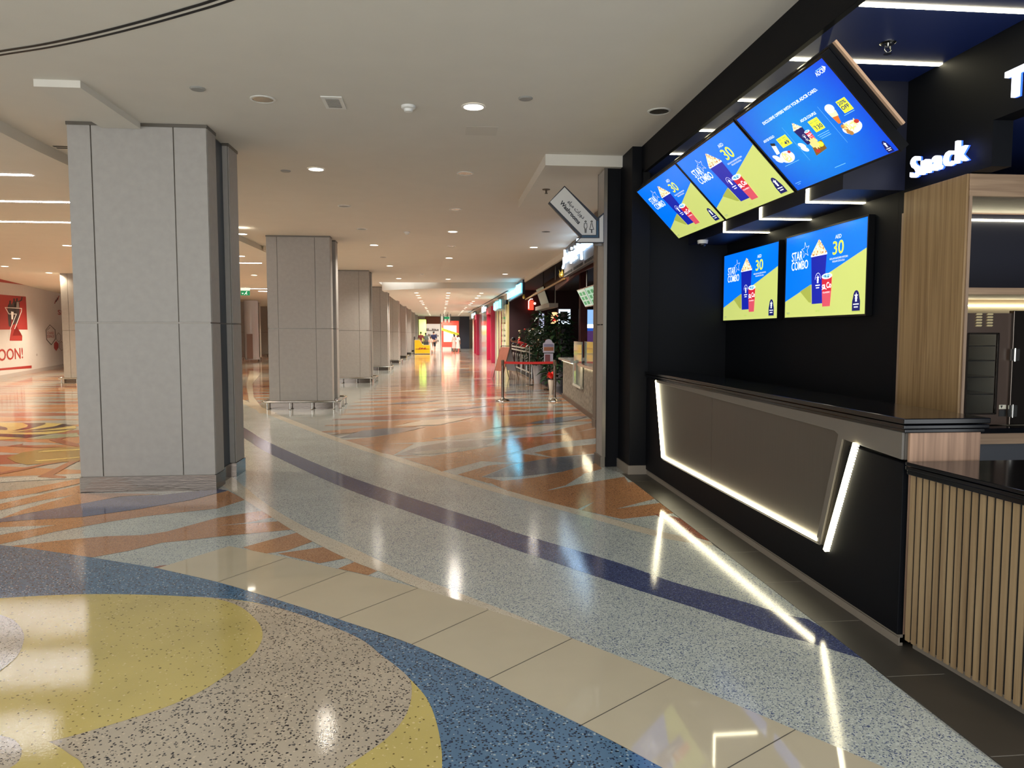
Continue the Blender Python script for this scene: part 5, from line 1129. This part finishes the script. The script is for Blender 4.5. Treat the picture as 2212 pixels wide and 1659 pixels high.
# glazed shopfront
t = thing('shop_window', 'glazed bright cream shopfront between the dark cafe wall and the red portal', 'shop window', (2.9, 35, 0))
b = B(); b.box((2.88, 32.25, .02), (2.89, 37.2, 2.8)); b.obj('pane', mat('clear_glass'), t)
for y in (32.3, 33.9, 35.6, 37.2):
    b = B(); b.box((2.86, y-.04, 0), (2.92, y+.04, 2.95)); b.obj('mullion', mat('cream_post', (236, 228, 176), .5, emit=0), t)
b = B(); b.box((2.84, 32.2, 2.8), (2.96, 37.3, 3.0)); b.obj('head_rail', M['steel'], t)
for k, (x, y) in enumerate(((4.2, 36.9), (5.4, 36.9))):
    t = thing('shelving', ('left', 'right')[k]+' back shelf of shoes inside the bright cream shop', 'shelving', (x, y, 0))
    b = B(); b.box((x-.5, y, 0), (x+.5, y+.3, 2.4)); b.obj('back_board', mat('cream_light', (244, 236, 170), emit=.9), t)
    for z in (.5, .95, 1.4, 1.85):
        b = B(); b.box((x-.5, y-.1, z), (x+.5, y, z+.03)); b.obj('shelf', M['wood'], t)
for k, (x, y) in enumerate(((3.6, 34.6), (4.1, 36.0))):
    t = thing('mannequin', ('nearer', 'farther')[k]+' dark clothed mannequin behind the shop glass', 'mannequin', (x, y, 0))
    b = B(); b.lathe([(.1, 0), (.1, .02), (.02, .04), (.02, .7), (.16, .8), (.14, 1.05), (.19, 1.3), (.1, 1.42), (.04, 1.46), (.05, 1.52), (.09, 1.62), (.05, 1.72)], (x, y, 0), n=14); b.obj('body', mat('mannequin_dark', (70, 66, 60), .6), t, smooth=True)
t = thing('ceiling_light', 'bright light panel on the cream shop ceiling', 'ceiling light', (4.8, 35, 2.95)); b = B(); b.box((3.6, 33.2, 2.94), (6.0, 36.5, 2.99)); b.obj('panel', mat('shop_light', (255, 244, 206), emit=5), t)
# red portals
def portal(y0, y1, x0, h, lab):
    t = thing('shop_portal', lab, 'doorway', (x0, y0, 0)); cr = mat('crimson_portal', (168, 28, 66), .35)
    b = B(); b.box((x0, y0, 0), (x0+1.2, y0+.35, h)); b.obj('near_jamb', cr, t, bevel=.01)
    b = B(); b.box((x0+.05, y1-.35, 0), (x0+1.2, y1, h)); b.obj('far_jamb', cr, t, bevel=.01)
    b = B(); b.box((x0, y0+.35, h-.35), (x0+1.2, y1-.35, h)); b.obj('lintel', cr, t)
    b = B(); b.box((x0+.45, y0+.35, 0), (x0+.5, y1-.35, h-.35)); b.obj('door_panel', mat('crimson_door', (190, 38, 76), .4), t)
    return t
portal(37.9, 42.6, 2.60, 2.95, 'nearer crimson red shop portal on the right side of the corridor')
portal(52.0, 56.6, 2.50, 2.9, 'farther crimson red shop portal deep in the corridor')
b = B(); b.box((2.72, 42.7, 0), (2.9, 51.9, 3.0)); tag(b.obj('glazed_panel', mat('grey_blue_glass', (120, 132, 140), .12)), 'grey glazed wall panel between the two red portals', 'wall panel')
b = B(); b.box((2.72, 56.7, 0), (2.9, 63, 3.0)); tag(b.obj('glazed_panel', mat('pale_shopfront', (196, 200, 196), .25)), 'pale shopfront panel beyond the farther red portal', 'wall panel')
b = B(); b.box((2.80, 37.35, 0), (2.955, 37.88, 3.0)); tag(b.obj('stone_pier', M['panel']), 'slim stone pier between the shop window and the red portal', 'pier')
for y0, y1, z0, z1, rgb, lab in ((33.0, 36.0, 2.62, 3.08, (120, 236, 250), 'cyan lit sign over the bright cream shop window'), (43.5, 46.5, 2.80, 3.15, (215, 245, 255), 'white lit sign over the grey glazed panel'), (57.5, 61.5, 2.76, 3.2, (190, 240, 255), 'farthest white lit sign beyond the second red portal')):
    t = thing('shop_sign', lab, 'sign', (2.7, y0, z0)); r = random.Random(int(y0))
    b = B(); b.box((2.62, y0, z0), (2.835 if y0 < 40 else 2.715, y1, z1)); b.obj('box', mat('sign_box', (150, 180, 190), .4), t); b = B()
    for k in range(5): y = y0+(y1-y0)*k/5; b.box((2.58, y+.05, z0+.05), (2.615, y+(y1-y0)/5*.85, z0+r.uniform(.28, .42)))
    b.box((2.63, y0-.01, z0+.04), (2.71, y0-.002, z1-.04)); b.obj('lit_face', mat('sign_%d' % rgb[0], rgb, emit=3.0), t)
b = B(); b.prism([(2.62, 29.2), (2.70, 29.2), (2.30, 60), (2.24, 60)], 3.205, 3.215); tag(b.obj('slot_diffuser', M['dark']), 'long dark slot diffuser running above the distant shop signs', 'air diffuser')
# far end shopfront
b = B(); b.box((1.95, 75.6, 0), (2.94, 76, 3.295)); tag(b.obj('hoarding', mat('slate_panel', (48, 58, 72), .35)), 'dark slate blue panel wall at the far right end of the corridor', 'hoarding')
b = B(); b.box((1.1, 76.4, 0), (1.95, 76.5, 3.3)); tag(b.obj('glazed_panel', mat('grey_green_glass', (104, 108, 104), .1)), 'grey green glass panel left of the dark slate wall', 'wall panel')
t = thing('sale_poster', 'big red framed sale poster crossed by yellow tape at the corridor end', 'poster', (.9, 70, 0))
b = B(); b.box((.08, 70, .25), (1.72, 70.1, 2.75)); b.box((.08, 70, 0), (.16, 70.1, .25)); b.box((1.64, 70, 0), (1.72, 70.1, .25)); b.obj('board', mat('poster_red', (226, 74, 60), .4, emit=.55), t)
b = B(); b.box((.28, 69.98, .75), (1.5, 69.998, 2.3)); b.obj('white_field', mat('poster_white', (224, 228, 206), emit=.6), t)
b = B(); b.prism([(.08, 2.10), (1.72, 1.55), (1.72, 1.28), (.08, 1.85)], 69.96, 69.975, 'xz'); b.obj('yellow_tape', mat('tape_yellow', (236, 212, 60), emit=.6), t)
b = B()
for k in range(11): b.prism([(.22+.13*k, 2.0-.044*k), (.30+.13*k, 1.98-.044*k), (.30+.13*k, 1.88-.044*k), (.22+.13*k, 1.90-.044*k)], 69.95, 69.958, 'xz')
b.obj('tape_print', mat('tape_print', (90, 80, 20)), t)
t = thing('lime_screen', 'tall glowing lime green screen at the far end behind the yellow kiosk', 'screen', (-1.8, 73, 0))
b = B(); b.box((-2.15, 73.05, 0), (-1.42, 73.2, 2.95)); b.obj('frame', M['bezel'], t); b = B(); b.box((-2.13, 73.02, .3), (-1.44, 73.05, 2.93)); b.obj('display', mat('lime_light', (206, 255, 110), emit=1.8), t)
t = thing('storefront', 'far shop with a brown upper panel and pale goods racks', 'shop front', (-.6, 76, 0))
b = B(); b.box((-1.6, 76.5, 2.55), (.0, 76.6, 3.3)); b.obj('brown_panel', mat('copper_panel', (150, 96, 72), .5), t)
b = B(); b.box((-1.7, 76.9, 0), (1.1, 77, 2.55)); b.obj('bright_interior', mat('interior_glow', (238, 226, 208), emit=.8), t)
b = B(); b.box((-1.72, 76.3, 3.3), (1.1, 76.7, 3.31)); b.box((-.06, 76.4, 0), (.04, 76.5, 3.3)); b.obj('white_post', M['white'], t)
for k in range(3):
    b = B(); b.box((-1.5, 76.6, .7+.55*k), (-.2, 76.85, .74+.55*k)); sh = b.obj('shelf', M['steel'], t); rr = random.Random(k); b = B()
    for q in range(9): x = -1.45+.14*q; b.box((x, 76.62, .741+.55*k), (x+.09, 76.8, .80+.55*k+rr.random()*.2), q % 2)
    b.obj('goods', [mat('goods_dark', (60, 62, 60), .6), mat('goods_rust', (150, 90, 70), .6)], sh)
t = thing('sign_gantry', 'black hanging frame with three white banners and green exit sign far away', 'sign', (.5, 66, 2.9))
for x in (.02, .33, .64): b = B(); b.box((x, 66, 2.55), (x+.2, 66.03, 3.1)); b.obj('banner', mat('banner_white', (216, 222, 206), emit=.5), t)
for x in (-.04, .25, .56, .86): b = B(); b.box((x, 65.98, 2.5), (x+.05, 66.05, 3.295)); b.obj('drop_bar', M['bezel'], t)
t = thing('exit_sign', 'tiny green exit sign hanging at the far end of the corridor', 'exit sign', (.55, 60, 2.8))
b = B(); b.box((.28, 60, 2.72), (.72, 60.05, 2.90)); b.obj('panel', mat('exit_green'), t); b = B(); b.tube([(.4, 60.02, 2.9), (.4, 60.02, 3.3)], .008, n=6); b.tube([(.6, 60.02, 2.9), (.6, 60.02, 3.3)], .008, n=6); b.obj('hanger', M['dark'], t)
# courier kiosk
t = thing('courier_kiosk', 'yellow courier kiosk with stepped top and red lettering', 'kiosk', (-1.4, 55, 0))
prof = [(-1.94, .05), (-.80, .05), (-.80, .68), (-1.33, .68), (-1.58, 1.05), (-1.94, 1.05)]
b = B(); b.prism(prof, 55.0, 55.6, 'xz'); b.obj('body', mat('courier_yellow', (226, 186, 20), .35), t, bevel=.01)
b = B(); pz = prof+[prof[0]]
for a, c in zip(pz[:-1], pz[1:]): b.tube([(a[0], 54.99, a[1]), (c[0], 54.99, c[1])], .014, n=6)
b.obj('edge_trim', mat('pale_trim', (235, 226, 170), .4), t)
b = B(); b.box((-2.0, 55.02, 0), (-1.945, 56.6, 1.3)); b.obj('side_screen', M['dark'], t)
b = B(); b.box((-1.9, 55.03, 0), (-.84, 55.58, .05)); b.obj('plinth', M['dark'], t)
b = B(); b.mesh(text_mesh('DHL', .22, .012, .003), frame((-1.37, 54.985, .36), (1, 0, 0), (0, -1, 0)) @ Matrix(((1.35, .35, 0, 0), (0, .75, 0, 0), (0, 0, 1, 0), (0, 0, 0, 1)))); 
for z in (.385, .41): b.box((-1.86, 54.982, z-.02), (-1.62, 54.99, z-.01)); b.box((-1.1, 54.982, z-.02), (-.88, 54.99, z-.01))
b.obj('lettering', mat('courier_red', (150, 24, 20), .4), t)
b = B(); b.box((-1.3, 55.2, .69), (-.9, 55.5, .92)); tag(b.obj('parcel_scale', mat('scale_dark', (50, 56, 58), .5)), 'dark parcel scale on the low step of the yellow kiosk', 'scale')

# ================================================================ PEOPLE
def skin(name, joints, bones, m, parent, root=0, sub=1):
    me = bpy.data.meshes.new(name); off = Vector(parent.location)
    me.from_pydata([tuple(Vector(j[0])) for j in joints], bones, []); me.update()
    o = bpy.data.objects.new(name, me); COL.objects.link(o); o.parent = parent
    o.modifiers.new('skin', 'SKIN')
    sv = me.skin_vertices[0].data
    for i, j in enumerate(joints):
        r = j[1] if isinstance(j[1], tuple) else (j[1], j[1]); sv[i].radius = r; sv[i].use_root = (i == root)
    sb_ = o.modifiers.new('smooth', 'SUBSURF'); sb_.levels = sub; sb_.render_levels = sub
    me.materials.append(m)
    return o
def person(x, y, rz, H, label, top, bottom, skin_rgb, hair_rgb, lean=0., step=.12, armL=(0, 0), armR=(0, 0), dress=False, longhair=False, sit=False, group=None):
    t = thing('person', label, 'person', (x, y, 0)); s = H/1.75
    def P(a, b_, c): # a sideways, b_ forward, c up
        f = max(0, c-.95)*math.tan(lean) if lean else 0
        cc = .95+(c-.95)*math.cos(lean) if (lean and c > .95) else c
        return (a*s, (b_+f)*s, cc*s)
    SKN = mat('skin_%d' % skin_rgb[0], skin_rgb, .55); J = []; Bn = []
    def add(p, r, par=None):
        J.append((p, (r[0]*s, r[1]*s) if isinstance(r, tuple) else r*s))
        if par is not None: Bn.append((par, len(J)-1))
        return len(J)-1
    pel = add(P(0, 0, .96), (.15, .11)); wa = add(P(0, 0, 1.12), (.125, .095), pel); ch = add(P(0, .0, 1.32), (.155, .11), wa); nk0 = add(P(0, 0, 1.45), (.07, .06), ch); nk = add(P(0, .01, 1.51), .05, nk0)
    hd = add(P(0, .02, 1.60), (.072, .085), nk); ht = add(P(0, .015, 1.69), (.07, .08), hd)
    hands = {}
    for sd_, (raise_, fwd) in ((-1, armL), (1, armR)):
        sh = add(P(.17*sd_, 0, 1.41), .055, ch); el = add(P(.23*sd_, -.02+fwd*.12, 1.13+raise_*.06), .042, sh); wr = add(P(.24*sd_*(1-.4*fwd), .04+fwd*.34, .89+raise_*.36), .028, el); pm = add(P(.24*sd_*(1-.5*fwd), .06+fwd*.42, .81+raise_*.40), (.035, .018), wr)
        base = Vector(J[pm][0])/s
        for k in range(4): a = add(tuple(v*s for v in (base.x+(k-1.5)*.018, base.y+.008*fwd, base.z-.05*(1-fwd))), .009, pm); add(tuple(v*s for v in (base.x+(k-1.5)*.020, base.y+.03+.05*fwd, base.z-(.085-.006*abs(k-1.5))*(1-fwd))), .008, a)
        a = add(tuple(v*s for v in (base.x-.035*sd_, base.y+.02, base.z-.01)), .010, pm); add(tuple(v*s for v in (base.x-.045*sd_, base.y+.04, base.z-.04)), .009, a)
    legs = []
    for sd_ in (-1, 1):
        st_ = step*sd_
        if sit: hp = add(P(.09*sd_, .05, .90), .085, pel); kn = add(P(.11*sd_, .45, .88), .06, hp); an = add(P(.11*sd_, .45, .50), .04, kn); ft = add(P(.11*sd_, .58, .44), .035, an)
        else: hp = add(P(.09*sd_, st_*.2, .86), .088, pel); kn = add(P(.10*sd_, st_*.8+.02, .49), .058, hp); an = add(P(.10*sd_, st_*1.4-.01, .09), .038, kn); hl = add(P(.10*sd_, st_*1.4-.04, .045), .035, an); ft = add(P(.10*sd_, st_*1.4+.14, .035), .032, an)
        legs.append((hp, kn, an, ft))
    skin('body', J, Bn, SKN, t)
    # clothes follow the same joints, slightly larger
    def sub(idx, grow, extra=()):
        mp = {j: i for i, j in enumerate(idx)}; jj = [(J[j][0], tuple(v+grow*s for v in (J[j][1] if isinstance(J[j][1], tuple) else (J[j][1],)*2))) for j in idx]
        return jj, [(mp[a], mp[b_]) for a, b_ in Bn if a in mp and b_ in mp]
    sh_idx = [pel, wa, ch, nk0]+[b_ for a, b_ in Bn if a == ch and b_ != nk0]; els = [b_ for a, b_ in Bn if a in sh_idx[4:]]
    jj, bb = sub(sh_idx+els, .016); TM = mat('cloth_%d_%d' % top[:2], top, .8)
    skin('shirt', jj, bb, TM, t)
    if dress:
        b = B(); b.lathe([(.24*s, .30*s), (.21*s, .6*s), (.155*s, .98*s), (.13*s, 1.12*s)], (x, y, 0), n=18); b.obj('skirt', mat('cloth_%d_%d' % bottom[:2], bottom, .8), t, smooth=True)
    else:
        idx = [pel]+[q for l in legs for q in l[:2]]; jj, bb = sub(idx, .02); skin('shorts', jj, bb, mat('cloth_%d_%d' % bottom[:2], bottom, .8), t)
    if not sit:
        b = B()
        for l in legs:
            p = Vector(J[l[3]][0]); b.ball((p.x+x, p.y+y-.05*s, .035*s+.008), .055*s, n=10, sc=(.8, 2.0, .65))
        b.obj('shoes', mat('shoe_dark', (50, 48, 50), .5), t, smooth=True)
    hp_ = Vector(J[hd][0]); b = B(); b.ball((x+hp_.x, y+hp_.y-.012*s, hp_.z+.055*s), .098*s, n=14, sc=(.86, .98, 1.0))
    if longhair: b.ball((x+hp_.x, y+hp_.y-.06*s, hp_.z-.07*s), .09*s, n=12, sc=(1.05, .5, 1.7))
    b.obj('hair', mat('hair_%d' % hair_rgb[0], hair_rgb, .6), t, smooth=True)
    b = B(); b.ball((x+hp_.x-.03*s, y+hp_.y+.085*s, hp_.z+.02*s), .011*s, n=8, mi=0); b.ball((x+hp_.x+.03*s, y+hp_.y+.085*s, hp_.z+.02*s), .011*s, n=8, mi=0); b.ball((x+hp_.x, y+hp_.y+.098*s, hp_.z-.01*s), .014*s, n=8, mi=1, sc=(.8, 1, 1.4)); b.box((x+hp_.x-.022*s, y+hp_.y+.085*s, hp_.z-.045*s), (x+hp_.x+.022*s, y+hp_.y+.092*s, hp_.z-.038*s), 2)
    b.obj('face', [M['dark'], SKN, mat('lip', (150, 80, 76), .5)], t)
    t.rotation_euler.z = rz
    return t
person(-.56, 59, .1, 1.74, 'man in navy shirt and dark shorts walking away down the corridor', (30, 36, 74), (40, 44, 56), (196, 150, 122), (40, 36, 34), step=.14)
person(1.15, 63.6, .4, 1.52, 'person in a pale pink dress standing by the red sale poster', (226, 190, 182), (224, 188, 180), (176, 128, 100), (26, 22, 24), armR=(.6, .6), dress=True, longhair=True)
person(1.48, 63.3, -.6, 1.46, 'person in a white dress huddled beside the pink dressed one', (224, 218, 210), (220, 214, 206), (176, 128, 100), (60, 28, 30), armL=(.6, .7), dress=True, longhair=True)
person(-1.62, 60.5, 0, 1.70, 'person in dark red seen behind the yellow kiosk', (96, 32, 30), (40, 36, 38), (150, 104, 80), (24, 20, 20))
person(-1.25, 61.5, .3, 1.62, 'person in grey green standing behind the yellow kiosk', (84, 94, 88), (60, 66, 66), (90, 70, 60), (24, 22, 24))
person(-.80, 58, 0, 1.30, 'small person in pale pink beside the yellow kiosk end', (236, 196, 180), (240, 214, 200), (190, 140, 112), (90, 60, 40), dress=True)
person(3.80, 29.8, 1.35, 1.62, 'person in a red shirt bending over a table behind the railing', (206, 46, 40), (34, 32, 38), (120, 84, 66), (18, 18, 20), lean=.95, armL=(.2, .5), armR=(.2, .5))
person(3.55, 13.2, 2.6, 1.60, 'cafe worker with dark hair behind the near counter end, mostly hidden', (196, 70, 64), (40, 36, 40), (160, 116, 92), (20, 18, 20))
